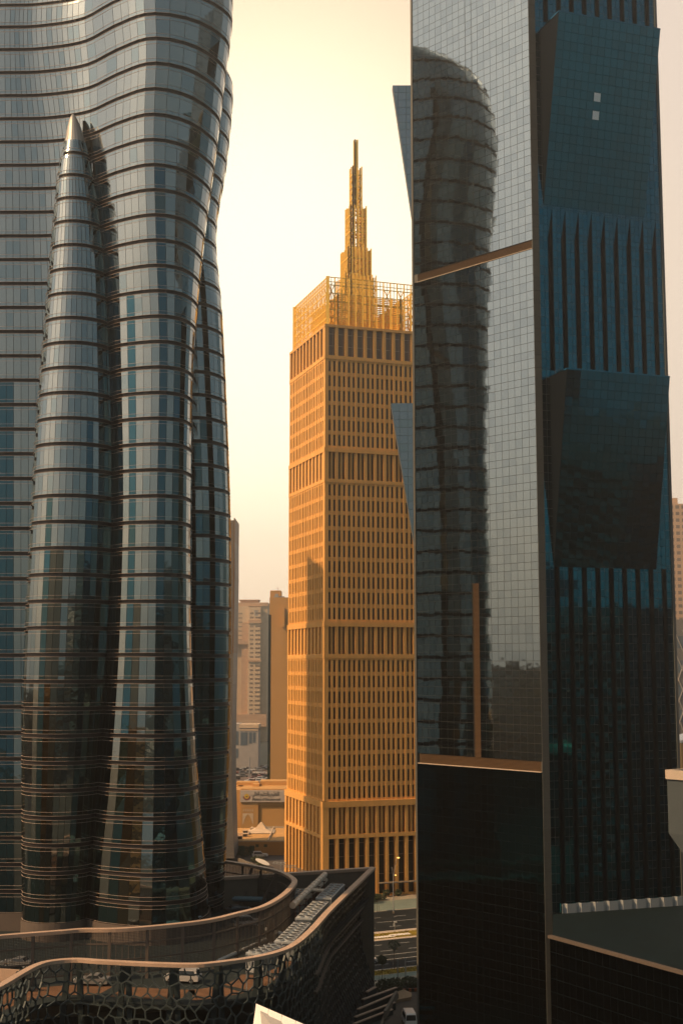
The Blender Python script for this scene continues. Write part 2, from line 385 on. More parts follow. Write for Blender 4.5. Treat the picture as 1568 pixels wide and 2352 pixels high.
def clad(shaft_name, skin, ts, z0, z1, pick, colj, panj, parent):
    """a shaft of dark floor bands with a glazed storey and its rails on every floor"""
    k0 = math.ceil((z0 - ZB) / FLOOR - 0.5); k1 = math.floor((z1 - ZB) / FLOOR - 0.2)
    core = MB(); zs = [z0 + (z1 - z0) * i / 110 for i in range(111)]
    lines = [offset(skin.line(z, ts), -0.30) for z in zs]
    for (za, la), (zb, lb) in zip(zip(zs, lines), zip(zs[1:], lines[1:])):
        for i in range(len(ts) - 1):
            core.face([(*la[i], za), (*la[i + 1], za), (*lb[i + 1], zb), (*lb[i], zb)])
    core.face([(*p, zs[-1]) for p in lines[-1]])
    sh = core.build(shaft_name, BAND, parent); put(sh)
    cj = [random.gauss(0, colj) for _ in ts]
    for k in range(k0, k1 + 1):
        zf = ZB + k * FLOOR
        g = MB(); r = MB()
        rows = [(0.34, 0.88, 1), (0.92, 3.32, 0), (3.36, 3.86, 1)]
        lm0 = skin.line(min(zf + 2, z1), ts)
        bay = [pick(i, k, Vector(((lm0[i][0] + lm0[i + 1][0]) / 2, (lm0[i][1] + lm0[i + 1][1]) / 2, min(zf + 2, z1)))) for i in range(len(ts) - 1)]
        for (a, b, sp) in rows:
            za, zb = max(zf + a, z0), min(zf + b, z1)
            if zb - za < 0.1: continue
            la, lb = skin.line(za, ts), skin.line(zb, ts)
            for i in range(len(ts) - 1):
                A, B, Cc, D = Vector((*la[i], za)), Vector((*la[i + 1], za)), Vector((*lb[i + 1], zb)), Vector((*lb[i], zb))
                wd = (B - A).length
                if wd < 0.15: continue
                e = (B - A) / wd; n = Vector((e.y, -e.x, 0)); gap = e * min(0.035, wd * 0.06)
                dl = n * (wd / 2 * (cj[i] + random.gauss(0, panj))); tilt = n * (0.5 * random.gauss(0, panj))
                mi = (3 if sp and bay[i] in (0, 5) else bay[i])
                g.face([A + gap + dl - tilt, B - gap - dl - tilt, Cc - gap - dl + tilt, D + gap + dl + tilt], mi)
        wb = g.build('window_band', [G_PALE, G_BLUE, G_SMOKE, G_SPAN, G_BRONZE, G_GREY], sh)
        for a in (0.31, 0.89, 3.33, 3.87):
            z = zf + a
            if z < z0 or z > z1 - 0.3: continue
            l0, l1 = skin.line(z, ts), offset(skin.line(z, ts), 0.05)
            for i in range(len(ts) - 1):
                r.hexa([(*l1[i], z), (*l1[i + 1], z), (*l0[i + 1], z), (*l0[i], z)], [(*l1[i], z + .03), (*l1[i + 1], z + .03), (*l0[i + 1], z + .03), (*l0[i], z + .03)])
        if r.v:
            rb = r.build('rail', RAIL, sh)
    return sh
body = Skin(body_rows()); bts = body.mullions(zat(1150, 205), 1.22, 0.9)
zb0, zb1 = 15.6, body.z[-1]
rb = random.Random(4)
dark_runs = {}
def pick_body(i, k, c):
    # picture position of this pane decides each bay's tint; dark columns paint in reflected surroundings
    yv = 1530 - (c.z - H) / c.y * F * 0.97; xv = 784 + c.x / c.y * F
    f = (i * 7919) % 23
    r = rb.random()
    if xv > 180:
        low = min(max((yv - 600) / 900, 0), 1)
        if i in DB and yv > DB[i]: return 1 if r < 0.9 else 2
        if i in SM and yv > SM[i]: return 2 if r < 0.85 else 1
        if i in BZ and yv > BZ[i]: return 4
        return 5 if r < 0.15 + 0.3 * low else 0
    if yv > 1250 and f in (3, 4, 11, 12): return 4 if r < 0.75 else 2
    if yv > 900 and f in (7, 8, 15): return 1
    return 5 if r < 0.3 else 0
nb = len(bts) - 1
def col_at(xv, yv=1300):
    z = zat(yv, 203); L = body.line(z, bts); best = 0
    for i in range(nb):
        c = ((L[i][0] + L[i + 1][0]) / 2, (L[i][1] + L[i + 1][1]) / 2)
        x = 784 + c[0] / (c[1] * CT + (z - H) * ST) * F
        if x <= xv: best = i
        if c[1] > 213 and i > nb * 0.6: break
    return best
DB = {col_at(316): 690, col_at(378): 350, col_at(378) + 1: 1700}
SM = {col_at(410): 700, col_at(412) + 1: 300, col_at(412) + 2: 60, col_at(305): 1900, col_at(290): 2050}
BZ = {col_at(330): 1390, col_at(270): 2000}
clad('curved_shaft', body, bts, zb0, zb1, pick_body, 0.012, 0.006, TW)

# pointed cone bay
cone_tab = [(250, 163, 167), (258, 158, 173), (280, 152, 183), (330, 143, 198), (380, 132, 210), (480, 122, 229), (600, 112, 244), (800, 95, 256), (1000, 80, 264), (1250, 67, 264), (1500, 55, 253), (1700, 50, 240), (1900, 50, 222), (2100, 50, 205), (2230, 50, 198)]
rows = []
for y, xl, xr in cone_tab:
    z = zat(y, 206); XL, XR = xat(xl, 207, z), xat(xr, 207, z); xc, hw = (XL + XR) / 2, (XR - XL) / 2
    kk = []
    for j in range(9):
        a = math.pi * (1.06 + 0.88 * j / 8) if True else 0
        kk.append((xc + hw * math.cos(a) / math.cos(0.06 * math.pi) * 1.0, 208.2 + hw * 1.02 * math.sin(a)))
    rows.append((z, kk))
rows.sort(key=lambda r: r[0])
cone = Skin(rows); cts = cone.mullions(zat(1500, 205), 1.1)
zct = zat(312, 205)
def pick_cone(i, k, c):  # dark columns here too are reflections put into the tint
    yv = 1530 - (c.z - H) / c.y * F * 0.97
    r = rb.random(); n = len(cts) - 1; q = i / n
    if 0.30 < q < 0.36 and yv > 1150: return 2 if r < .8 else 1
    if 0.36 < q < 0.46 and yv > 1250: return 4 if r < .75 else 2
    if 0.62 < q < 0.68 and yv > 1000: return 1
    if 0.68 < q < 0.75 and yv > 1150: return 2
    if q > 0.75: return 1 if r < .4 else 2
    if yv > 1900 and r < .55: return 2
    return 5 if r < 0.3 else 0
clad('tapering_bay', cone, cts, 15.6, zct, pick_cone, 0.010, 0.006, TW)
m = MB(); ctz = [zct - 0.3 + (rows[-1][0] - zct + 0.3) * i / 14 for i in range(15)]
for za, zb in zip(ctz, ctz[1:]):
    la, lb = cone.line(za, cts[::2] + [cts[-1]]), cone.line(zb, cts[::2] + [cts[-1]])
    for i in range(len(la) - 1): m.face([(*la[i], za), (*la[i + 1], za), (*lb[i + 1], zb), (*lb[i], zb)])
o = m.build('cone_cap', CAPM, TW); put(o)
for p_ in o.data.polygons: p_.use_smooth = True

# lower lobe standing behind
sil = [(134, 508), (146, 521), (165, 531), (185, 536), (350, 521), (520, 497), (700, 510), (950, 522), (1200, 530), (1500, 530), (1800, 525), (2000, 518), (2220, 510)]
rows = []
for y, sx in sil:
    z = zat(y, 228); d0 = {134: 3, 146: 1.2, 165: 0.4}.get(y, 0)
    kk = [(sx - 190, 227 + d0), (sx - 120, 223.5 + d0), (sx - 58, 223 + d0), (sx - 14, 227 + d0), (sx, 232.5), (sx - 14, 239), (sx - 80, 245)]
    rows.append((z, [(xat(x, d, z), d) for x, d in kk]))
rows.sort(key=lambda r: r[0])
rear = Skin(rows); rts = rear.mullions(zat(1150, 226), 1.25)
def pick_rear(i, k, c):  # more dark panes lower down stand in for reflections
    yv = 1530 - (c.z - H) / c.y * F * 0.97; r = rb.random()
    low = min(max((yv - 1150) / 250, 0), 1)
    if (i % 6) in (1, 4) and yv > 700: return 2
    return 1 if r < low * 0.7 else (2 if r < 0.1 + low * 0.8 else 5)
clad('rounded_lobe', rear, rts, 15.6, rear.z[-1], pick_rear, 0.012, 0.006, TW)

# ================================================================== FACETED TEAL TOWER (picture right)
RT = thing('faceted_teal_tower', 'dark teal glass skyscraper with leaning panels, vertical slots and a bright mirror face', 'tower', (30, 200, 0))
def rput(o): o.matrix_parent_inverse = Matrix.Translation((-30, -200, 0)); return o
CD = 198.0
c1 = Vector((xat(1240, CD, H), CD, 0))                 # left edge of the corner pilaster
c2 = Vector((xat(1256, CD + .3, H), CD + .3, 0))       # its right edge
AZL, AZR = -43.5, 71.5
aL = Vector((math.sin(R(AZL)), math.cos(R(AZL)), 0)); 
LL = (c1.x - .0584 * c1.y) / (.0584 * aL.y - aL.x)
far = c1 + aL * LL
fl = wall_frame(far, AZL + 180)                         # runs from the far edge to the corner; outwards to the left
fr_ = wall_frame(c2, AZR); LR = 22.6
e2 = c2 + fr_.a * LR
ZT = 196.0
rows3 = []; z = 0.0; k = 0
while z < ZT:
    h = (1.55, 1.22, 1.43)[k % 3]; rows3.append((z, min(z + h, ZT))); z += h; k += 1
def zl(y, A):                                           # height of picture row y on the mirror face at A along
    return zat(y, fl(A, 0, 0).y)
def zr(y, A): return zat(y, fr_(A, 0, 0).y)
core = MB()
core.prism([tuple(fl(0.3, -1.0, 0))[:2], tuple(fl(LL - 0.2, -1.0, 0))[:2], tuple(fr_(0.2, -1.0, 0))[:2], tuple(fr_(LR - 0.3, -1.0, 0))[:2], tuple(fr_(LR - 0.3, -26, 0))[:2], tuple(fl(0.3, -18, 0))[:2]], 0, ZT - 1)
rput(core.build('core_wall', R_DARK, RT, fix=True))
def panes(mb, fr, cols, rows, pick, n0=0.0, jit=0.004, lean=None, mull=0.03):
    for (z0, z1) in rows:
        for (a0, a1) in cols:
            mi = pick(a0, a1, z0, z1)
            if mi is None: continue
            ja, jb = random.gauss(0, jit), random.gauss(0, jit)
            g = mull
            N = lambda a, z: n0 + (lean(a, z) if lean else 0.0)
            q = []
            for a, z, sa, sz in ((a0 + g, z0 + g, -1, -1), (a1 - g, z0 + g, 1, -1), (a1 - g, z1 - g, 1, 1), (a0 + g, z1 - g, -1, 1)):
                q.append(fr(a, N(a, z) + sa * ja * (a1 - a0) / 2 + sz * jb * (z1 - z0) / 2, z))
            mb.face(q, mi)
# mirror face
A_up = (0.9, LL); zu0 = zl(633, 0), zl(560, LL)
up_lo, up_hi = zat(566, c1.y), zat(549, c1.y)
lo_lo, lo_hi = zat(1774, c1.y), zat(1757, c1.y)
sA0, sA1 = LL * 0.455, LL * 0.53                        # the upright louvre strip
for A in range(0, 240):                                 # find the strip along the face from its place in the picture
    a = LL * A / 240; p = fl(a, 0, H); x = 784 + p.x / (p.y * CT) * F
    if x < 1087: sA0 = a
    if x < 1102: sA1 = a
st_hi = zl(1330, sA0)
bnd = [r[0] for r in rows3]
snap = lambda z: min(bnd, key=lambda b: abs(b - z))
up_lo = snap(up_lo); up_hi = min(b for b in bnd if b > up_lo + .1); lo_lo = snap(lo_lo); lo_hi = min(b for b in bnd if b > lo_lo + .1); st_hi = snap(st_hi)
ncol = 19; cols = [(LL * i / ncol, LL * (i + 1) / ncol) for i in range(ncol)]
mw = MB(); dw = MB()
def pick_l(a0, a1, z0, z1):
    if up_lo < (z0 + z1) / 2 < up_hi: return None
    if lo_lo < (z0 + z1) / 2 < lo_hi: return None
    if z0 < st_hi and z1 > lo_lo and a0 < sA1 and a1 > sA0: return None
    return 1 if random.random() < 0.3 else 0
rows_l = []
for (z0, z1) in rows3:
    cuts = sorted({z0, z1} | {c for c in (up_lo, up_hi, lo_lo, lo_hi, st_hi) if z0 < c < z1})
    rows_l += [(a, b) for a, b in zip(cuts, cuts[1:]) if b - a > 0.12]
cc = sorted({0.0, LL} | {LL * i / ncol for i in range(1, ncol)} | {sA0, sA1}); cols_l = [(a, b) for a, b in zip(cc, cc[1:]) if b - a > 0.08]
panes(mw, fl, cols_l, [r for r in rows_l if r[0] >= lo_lo - 0.1], pick_l, jit=0.0016)
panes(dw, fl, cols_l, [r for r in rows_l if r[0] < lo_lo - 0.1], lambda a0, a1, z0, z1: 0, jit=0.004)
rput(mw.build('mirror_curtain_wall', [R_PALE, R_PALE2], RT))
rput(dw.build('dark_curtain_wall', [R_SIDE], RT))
bk = MB(); bk.fbox(fl, 0, LL, -0.35, -0.12, 0, ZT)
# backing frame split round the louvres
bk = MB()
dk = MB(); dk.fbox(fl, 0.02, LL, -0.5, -0.05, 0, lo_lo); rput(dk.build('mullion_frame', R_DARK, RT))
bk.fbox(fl, 0.02, LL, -0.5, -0.05, up_hi, ZT)
bk.fbox(fl, 0.02, LL, -0.5, -0.05, st_hi, up_lo); bk.fbox(fl, 0.02, 0.9, -0.5, -0.03, up_lo, up_hi); bk.fbox(fl, 0.02, LL, -1.0, -0.64, lo_lo, up_hi)
bk.fbox(fl, 0.02, sA0, -0.5, -0.05, lo_hi, st_hi); bk.fbox(fl, sA1, LL, -0.5, -0.05, lo_hi, st_hi)
bk.fbox(fl, -0.35, 0.02, -0.6, 0.12, 0, ZT)             # edge fin
rput(bk.build('mullion_frame', R_FRAME, RT))
def louvres(fr, a0, a1, z0, z1, horizontal=True):
    m = MB(); m.fbox(fr, a0, a1, -0.62, -0.52, z0, z1)
    z = z0 + 0.04
    while z < z1 - 0.06:
        m.hexa([fr(a0, -0.10, z), fr(a1, -0.10, z), fr(a1, -0.5, z + .08), fr(a0, -0.5, z + .08)], [fr(a0, -0.10, z + .05), fr(a1, -0.10, z + .05), fr(a1, -0.5, z + .13), fr(a0, -0.5, z + .13)]); z += 0.19
    return m
rput(louvres(fl, 0.9, LL, up_lo, up_hi).build('louvre_band', LOUVRE, RT))
rput(louvres(fl, 0.5, LL, lo_lo, lo_hi).build('louvre_band', LOUVRE, RT))
rput(louvres(fl, sA0 + .05, sA1 - .02, lo_hi, st_hi).build('louvre_strip', LOUVRE, RT))
m = MB(); m.fbox(fl, 0.3, LL, -0.1, 0.25, lo_lo - 0.12, lo_lo); m.fbox(fl, 0.8, LL, -0.1, 0.15, up_lo - 0.1, up_lo)
rput(m.build('ledge', KERB, RT))
# corner pilaster
pv = MB(); L = (c2 - c1).length; fp = wall_frame(c1, math.degrees(math.atan2((c2 - c1).x, (c2 - c1).y)))
for (z0, z1) in [(i * 2.1, i * 2.1 + 2.06) for i in range(int(ZT / 2.1))]: pv.fbox(fp, 0.0, L, -0.6, 0.10, z0, z1)
rput(pv.build('corner_pilaster', PILASTER, RT))
# slotted face
PAN = [(1282, 27, 1230, 81, 1259, 456, 17.9), (1301, 848, 1240, 880, 1277, 1298, 20.8)]
nb_ = 9; bay = 2.40; slot_w = 0.86; first = 1.55
slots = [first + bay * i for i in range(9) if first + bay * i + slot_w < LR]
zA0 = zr(30, 3); zA1 = zr(500, 3); zB0 = zr(850, 4); zB1 = zr(1300, 4)
fw = MB(); rc = []
cutz = []
zones = [(zr(855, 6), zr(487, 6)), (0.0, zr(1302, 6)), (zr(60, 6), ZT)]
tip_full = zr(552, 6)
base_top = zat(2150, CD + 3)
ccols = sorted({0.0, LR} | {s for s in slots} | {s + slot_w for s in slots} | {s + slot_w + (bay - slot_w) / 2 for s in slots if s + slot_w + (bay - slot_w) / 2 < LR} | {0.78})
cols_r = [(a, b) for a, b in zip(ccols, ccols[1:])]
def is_slot(a0, a1): return any(abs(a0 - s) < 0.01 for s in slots)
rows_r = []
for (z0, z1) in rows3:
    cuts = sorted({z0, z1} | {c for zz in zones for c in zz if z0 < c < z1} | ({tip_full} if z0 < tip_full < z1 else set()))
    rows_r += [(a, b) for a, b in zip(cuts, cuts[1:]) if b - a > 0.1]
def pick_r(a0, a1, z0, z1):
    if is_slot(a0, a1):
        zc = (z0 + z1) / 2
        if any(lo < zc < hi for lo, hi in zones): return None
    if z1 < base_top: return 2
    return 1 if random.random() < 0.4 else 0
panes(fw, fr_, cols_r, rows_r, pick_r, jit=0.004, mull=0.035)
tz = zr(487, 6)
for s_ in slots:                                        # pointed tops of the slots
    fw.face([fr_(s_ + .02, 0, tip_full), fr_(s_ + slot_w - .05, 0, tz), fr_(s_ + .02, 0, tz)], 1)
rput(fw.build('teal_curtain_wall', [R_TEAL, R_TEAL2, R_SIDE], RT))
for s_ in slots:
    for lo, hi in zones:
        m = MB()
        m.fbox(fr_, s_ - .02, s_ + slot_w + .02, -0.98, -0.9, lo, hi)
        m.fbox(fr_, s_ - 0.06, s_ - .02, -0.9, -0.02, lo, hi); m.fbox(fr_, s_ + slot_w + .02, s_ + slot_w + .06, -0.9, -0.02, lo, hi)
        rput(m.build('slot', R_DARK, RT))
m = MB()
prev = 0.0
for s_ in slots + [LR]:                                 # frame behind the panes between the slots
    m.fbox(fr_, prev, s_ - .07, -0.5, -0.06, 0, ZT); prev = s_ + slot_w + .07
m.fbox(fr_, LR, LR + 0.45, -1.2, 0.15, 0, ZT)
for s_ in slots:
    for lo, hi in ((zones[0][1], zones[2][0]) if False else (zones[0][1], zones[2][0]), (zones[1][1], zones[0][0])):
        pass
rput(m.build('mullion_frame', R_FRAME, RT))
def leaning(yt, a_l, a_r, ztop, zbot, prot, blank):
    lean = lambda a, z: 0.06 + prot * (z - zbot) / (ztop - zbot)
    nr = round((ztop - zbot) / 1.4); rs = [(zbot + (ztop - zbot) * i / nr, zbot + (ztop - zbot) * (i + 1) / nr) for i in range(nr)]
    nc = round((a_r - a_l) / 1.22); cs = [(a_l + (a_r - a_l) * i / nc, a_l + (a_r - a_l) * (i + 1) / nc) for i in range(nc)]
    m = MB()
    def pk(a0, a1, z0, z1):
        i, j = round((a0 - a_l) / (a_r - a_l) * nc), round((z0 - zbot) / (ztop - zbot) * nr)
        return blank.get((i, nr - 1 - j), 1 if random.random() < 0.4 else 0)
    panes(m, fr_, cs, rs, pk, jit=0.004, lean=lean, mull=0.03)
    o = rput(m.build('leaning_panel', [R_TEAL, R_TEAL2, WHITE_MATTE, None] if False else [R_TEAL, R_TEAL2, WHITE_MATTE], RT))
    b = MB()                                            # the wedge behind: top deck, cheeks and a backing frame
    pts = lambda a: [fr_(a, 0.0, zbot), fr_(a, 0.0, ztop), fr_(a, prot, ztop)]
    L_, R__ = pts(a_l), pts(a_r)
    b.face([L_[0], L_[2], L_[1]], 0); b.face([R__[0], R__[1], R__[2]], 0)
    b.face([L_[1], L_[2], R__[2], R__[1]], 1)
    b.face([L_[0], R__[0], R__[2], L_[2]], 1)
    q = b.build('wedge_side', [mat('wedge_cheek', (0.003, 0.006, 0.009), 0.6, 0.0, 0.08), R_DARK], o); q.matrix_parent_inverse = Matrix.Identity(4)
    e = MB(); e.bar(L_[2] + Vector((0, 0, .12)), R__[2] + Vector((0, 0, .12)), 0.18, 0.25)
    e.bar(L_[2] + Vector((0, 0, .1)), L_[1] + Vector((0, 0, .1)), 0.14, 0.2)
    q = e.build('wedge_coping', R_TEAL, o); q.matrix_parent_inverse = Matrix.Identity(4)
    return o
def panel_world(xt, yt, prot, a_guess):                 # find along and height of a protruding corner from its place in the picture
    a = a_guess
    for _ in range(20):
        d = fr_(a, prot, 0).y; z = zat(yt, d); X = xat(xt, d, z); a += (X - fr_(a, prot, 0).x) / fr_.a.x
    return a, z
PR1 = 6.4; a1_, z1_ = panel_world(1282, 27, PR1, 0.2); 
PR2 = 5.6; a2_, z2_ = panel_world(1301, 848, PR2, 0.2)
ar1, _ = panel_world(1515, 66, PR1, 17); ar2, _ = panel_world(1537, 868, PR2, 20)
zb1_ = zat(470, fr_(a1_, 0, 0).y); zb2_ = zat(1302, fr_(a2_, 0, 0).y)
leaning(27, a1_, ar1, z1_, zb1_, PR1, {(6, 8): 2, (6, 10): 2})  # two flat white panes paint in bright window reflections
leaning(848, a2_, ar2, z2_, zb2_, PR2, {})
# scalloped white skirting at the foot
m = MB()
sk0 = 20.95
for i, s_ in enumerate(slots + [LR - 0.9]):
    a0 = s_; pts = []
    for j in range(7): 
        an = math.pi * j / 6; pts.append(fr_(a0 + 0.43 - 0.43 * math.cos(an), 0.35 - 0.5 * math.sin(an) * 0.8, 0))
    pts = [fr_(a0, 0.35, 0)] + pts[1:-1] + [fr_(a0 + .86, 0.35, 0), fr_(min(a0 + bay, LR), 0.35, 0)]
    for p, q in zip(pts, pts[1:]):
        n = Vector((0, 0, 0)); m.face([(p.x, p.y, sk0 - .1), (q.x, q.y, sk0 - .1), (q.x, q.y, sk0 + 1.35), (p.x, p.y, sk0 + 1.35)])
rput(m.build('scalloped_skirting', WHITEM, RT))
# wedge panels on the hidden flank, seen past the edge of the mirror face
def flank(pts, d0, dep):
    m = MB(); q = [P(x, y, d0) for x, y in pts]
    ztop, zbot = q[0].z, q[2].z
    nr = max(3, round((ztop - zbot) / 1.4)); xr = max(p.x for p in q) ; xl = q[0].x
    for r in range(nr):
        za, zb = zbot + (ztop - zbot) * r / nr, zbot + (ztop - zbot) * (r + 1) / nr
        f0, f1 = (za - zbot) / (ztop - zbot), (zb - zbot) / (ztop - zbot)
        x0 = xr - (xr - xl) * f0; x1 = xr - (xr - xl) * f1
        cells = [xr - 1.4 * c for c in range(int((xr - xl) / 1.4) + 2)]
        for ca, cb in zip(cells[1:], cells):
            L0, L1 = max(ca, x0), max(ca, x1)
            if cb - L1 < 0.05: continue
            L0 = min(L0, cb)
            g = 0.025
            m.face([(L0 + g, d0 - .05, za + g), (cb - g, d0 - .05, za + g), (cb - g, d0 - .05, zb - g), (L1 + g, d0 - .05, zb - g)], 1 if random.random() < .35 else 0)
    o = rput(m.build('wedge_panel', [R_PALE2, G_GREY], RT))
    b = MB(); f = [(xl, ztop), (xr, ztop), (xr, zbot)]
    b.face([(x, d0, z) for x, z in f]); b.face([(x, d0 + dep, z) for x, z in reversed(f)])
    for (xa, za), (xb, zb) in zip(f, f[1:] + f[:1]): b.face([(xa, d0, za), (xa, d0 + dep, za), (xb, d0 + dep, zb), (xb, d0, zb)])
    qq = b.build('wedge_back', R_FRAME, o, fix=True); qq.matrix_parent_inverse = Matrix.Identity(4)
flank([(901, 196), (950, 196), (950, 540)], far.y + .4, 2)
flank([(897, 926), (954, 926), (954, 1285)], far.y + .4, 2)

# low annex in front of its foot
AN = thing('annex_block', 'dark glass annex with a pale coping at the foot of the teal tower', 'building', (40, 178, 0))
def aput(o): o.matrix_parent_inverse = Matrix.Translation((-40, -178, 0)); return o
pa = PZ(1262, 2148, 21.4); pb = PZ(1600, 2240, 21.4); pa.z = pb.z = 0
fa = wall_frame(pa, math.degrees(math.atan2((pb - pa).x, (pb - pa).y))); LA = (pb - pa).length + 12
m = MB(); m.fbox(fa, 0, LA, -0.5, 0.0, 0, 21.0); aput(m.build('wall', R_DARK, AN))
m = MB(); panes(m, fa, [(i * 1.3, i * 1.3 + 1.3) for i in range(int(LA / 1.3))], [(i * 1.75, i * 1.75 + 1.75) for i in range(12)], lambda *a: 0, n0=0.04, jit=0.006)
aput(m.build('glazing', [R_SIDE, R_TEAL2], AN))
m = MB(); m.fbox(fa, -0.2, LA, -0.4, 0.25, 21.02, 21.4); aput(m.build('coping', mat('coping_stone', (.10, .08, .065), .8), AN))
m = MB(); m.face([fa(0, -0.41, 20.9), fa(LA, -0.41, 20.9), fr_(LR + 14, 0.3, 20.9), fr_(0, 0.3, 20.9)]); aput(m.build('roof', mat('dark_roof', (0.004, 0.011, 0.014), .9, var=.3, vscale=.3), AN, fix=True))

# angular concrete block by the frame edge
AB = thing('angular_block', 'grey angular concrete block with a lit parapet beside the teal tower', 'building', (46, 172, 0))
d0 = 176.0
poly = [P(1530, 1768, d0), P(1533, 1905, d0), P(1572, 2000, d0), P(1700, 2140, d0), P(1700, 1940, d0)]
def bput(o): o.matrix_parent_inverse = Matrix.Translation((-46, -172, 0)); return o
m = MB()
fx = [(p.x, p.y - 10 * (i in (2, 3, 4)) * 0.0, p.z) for i, p in enumerate(poly)]
bx0 = poly[0].x; zt = poly[0].z
sl = [(bx0, d0), (bx0 + 12, d0 - 14), (bx0 + 22, d0 - 6), (bx0 + 10, d0 + 6)]
m.hexa([(bx0 + 4.5, d0 - 4, zt - 16), (bx0 + 13, d0 - 14, zt - 16), (bx0 + 22, d0 - 6, zt - 16), (bx0 + 10, d0 + 6, zt - 16)], [(*sl[0], zt - 8.4), (*sl[1], zt - 8.4), (*sl[2], zt - 8.4), (*sl[3], zt - 8.4)])
m.hexa([(*q, zt - 8.4) for q in sl], [(*q, zt - 1.2) for q in sl])
m.hexa([(bx0 + 4.5, d0 - 4, 0), (bx0 + 13, d0 - 14, 0), (bx0 + 22, d0 - 6, 0), (bx0 + 10, d0 + 6, 0)], [(bx0 + 4.5, d0 - 4, zt - 16), (bx0 + 13, d0 - 14, zt - 16), (bx0 + 22, d0 - 6, zt - 16), (bx0 + 10, d0 + 6, zt - 16)])
bput(m.build('wall', mat('grey_cladding', (0.045, 0.060, 0.066), .7, var=.1, vscale=.3), AB, fix=True))
m = MB()
for p, q in zip(sl, sl[1:] + sl[:1]): m.bar((*p, zt - 0.6), (*q, zt - 0.6), 0.6, 1.2)
bput(m.build('parapet', KERB, AB))

# ================================================================== SANDSTONE TOWER (picture centre)
MT = thing('sandstone_tower', 'golden sandstone office tower with narrow window slots, lattice crown and stepped spire', 'tower', (8, 350, 0))
def mput(o, par=None): o.matrix_parent_inverse = Matrix.Translation((-8, -350, 0)) if par is None else Matrix.Identity(4); return o
MC = Vector((xat(746, 330, H), 330, 0))
AZ_L, AZ_R = -18.6, 71.4
LLm, LRm = 33.0, 28.6
vl = Vector((math.sin(R(AZ_L)), math.cos(R(AZ_L)), 0)); vr = Vector((math.sin(R(AZ_R)), math.cos(R(AZ_R)), 0))
fR = wall_frame(MC, AZ_R)
fL = wall_frame(MC + vl * LLm, AZ_L + 180)
zz = lambda y: zat(y, 330)
stone = MB(); wins = []                                 # wins: (frame id, a0, a1, depth, z0, z1, kind)
def face_bays(fr, L):
    p = 0.85; n = 10; b = (L - 2 * p) / n; return p, n, b
def office(z0, z1, nf, out):
    h = (z1 - z0) / nf
    for fid, (fr, L) in enumerate(((fR, LRm), (fL, LLm))):
        p, n, b = face_bays(fr, L)
        stone.fbox(fr, -out, p, -0.7, out + .02, z0, z1); stone.fbox(fr, L - p, L + out, -0.7, out + .02, z0, z1)
        hb = b / 2; wd = hb * 0.50
        for i in range(2 * n):
            a0 = p + hb * i; 
            pier0 = a0 + wd; last = i == 2 * n - 1
            if not last: stone.fbox(fr, pier0 + 0.0, a0 + hb, -0.7, out + (0.05 if i % 2 else 0.0), z0, z1)
            else: stone.fbox(fr, pier0, a0 + hb, -0.7, out, z0, z1)
            for f in range(nf):
                wins.append((fid, a0, a0 + wd, -0.42, z0 + h * f + h * 0.14, z0 + h * f + h * 0.88, 0))
        for f in range(nf):
            for (s0, s1) in ((0.0, 0.14), (0.88, 1.0)):
                stone.fbox(fr, p, L - p, -0.66, out - 0.07, z0 + h * (f + s0), z0 + h * (f + s1))
def ledge(z0, z1, out):
    for fr, L in ((fR, LRm), (fL, LLm)): stone.fbox(fr, -out - .004, L + out, -0.7, out + .03, z0, z1)
def tall(z0, z1, out, kind):
    for fid, (fr, L) in enumerate(((fR, LRm), (fL, LLm))):
        p, n, b = face_bays(fr, L)
        stone.fbox(fr, -out, p, -0.9, out + .02, z0, z1); stone.fbox(fr, L - p, L + out, -0.9, out + .02, z0, z1)
        for i in range(n):
            a0 = p + b * i; wd = b * 0.70
            stone.fbox(fr, a0 + wd, a0 + b, -0.9, out, z0, z1)
            if kind == 'pair':
                g = wd * 0.30
                wins.append((fid, a0, a0 + (wd - g) / 2, -0.75, z0, z1, 1)); wins.append((fid, a0 + (wd + g) / 2, a0 + wd, -0.75, z0, z1, 1))
                stone.fbox(fr, a0 + (wd - g) / 2, a0 + (wd - g * .15) / 2, -0.88, out - 0.25, z0, z1); stone.fbox(fr, a0 + (wd + g * .15) / 2, a0 + (wd + g) / 2, -0.88, out - 0.25, z0, z1)
                stone.fbox(fr, a0 + (wd - g * .15) / 2, a0 + (wd + g * .15) / 2, -0.88, out - 0.42, z0, z1)
            else:
                wins.append((fid, a0, a0 + wd, -0.75, z0, z1, 2 if kind == 'sky' else 3))
# from the top down
yT = zz(745)
ledge(zz(750), zz(744), 0.20); tall(zz(815), zz(750), 0.15, 'sky'); ledge(zz(823), zz(815), 0.18)
office(zz(1027), zz(823), 6, 0.10)
ledge(zz(1037), zz(1027), 0.28); tall(zz(1099), zz(1037), 0.22, 'pair'); ledge(zz(1107), zz(1099), 0.24)
office(zz(1427), zz(1107), 9, 0.18)
ledge(zz(1439), zz(1427), 0.42); tall(zz(1502), zz(1439), 0.34, 'pair'); ledge(zz(1512), zz(1502), 0.36)
office(zz(1841), zz(1512), 9, 0.28)
ledge(zz(1855), zz(1841), 0.85); tall(zz(1918), zz(1855), 0.75, 'pair'); ledge(zz(1927), zz(1918), 0.78)
tall(0.4, zz(1927), 0.75, 'ground')
ledge(0.0, 0.4, 0.9)
mput(stone.build('stone_facade', STONE, MT))
m = MB(); cpoly = [tuple(fR(0.0, -0.95, 0))[:2]]
def inner(d): 
    c = MC + vl * d + vr * d; return [c, c + vr * (LRm - 2 * d), c + vr * (LRm - 2 * d) + vl * (LLm - 2 * d), c + vl * (LLm - 2 * d)]
m.prism([tuple(q)[:2] for q in inner(0.93)], 0, zz(745) - 0.3)
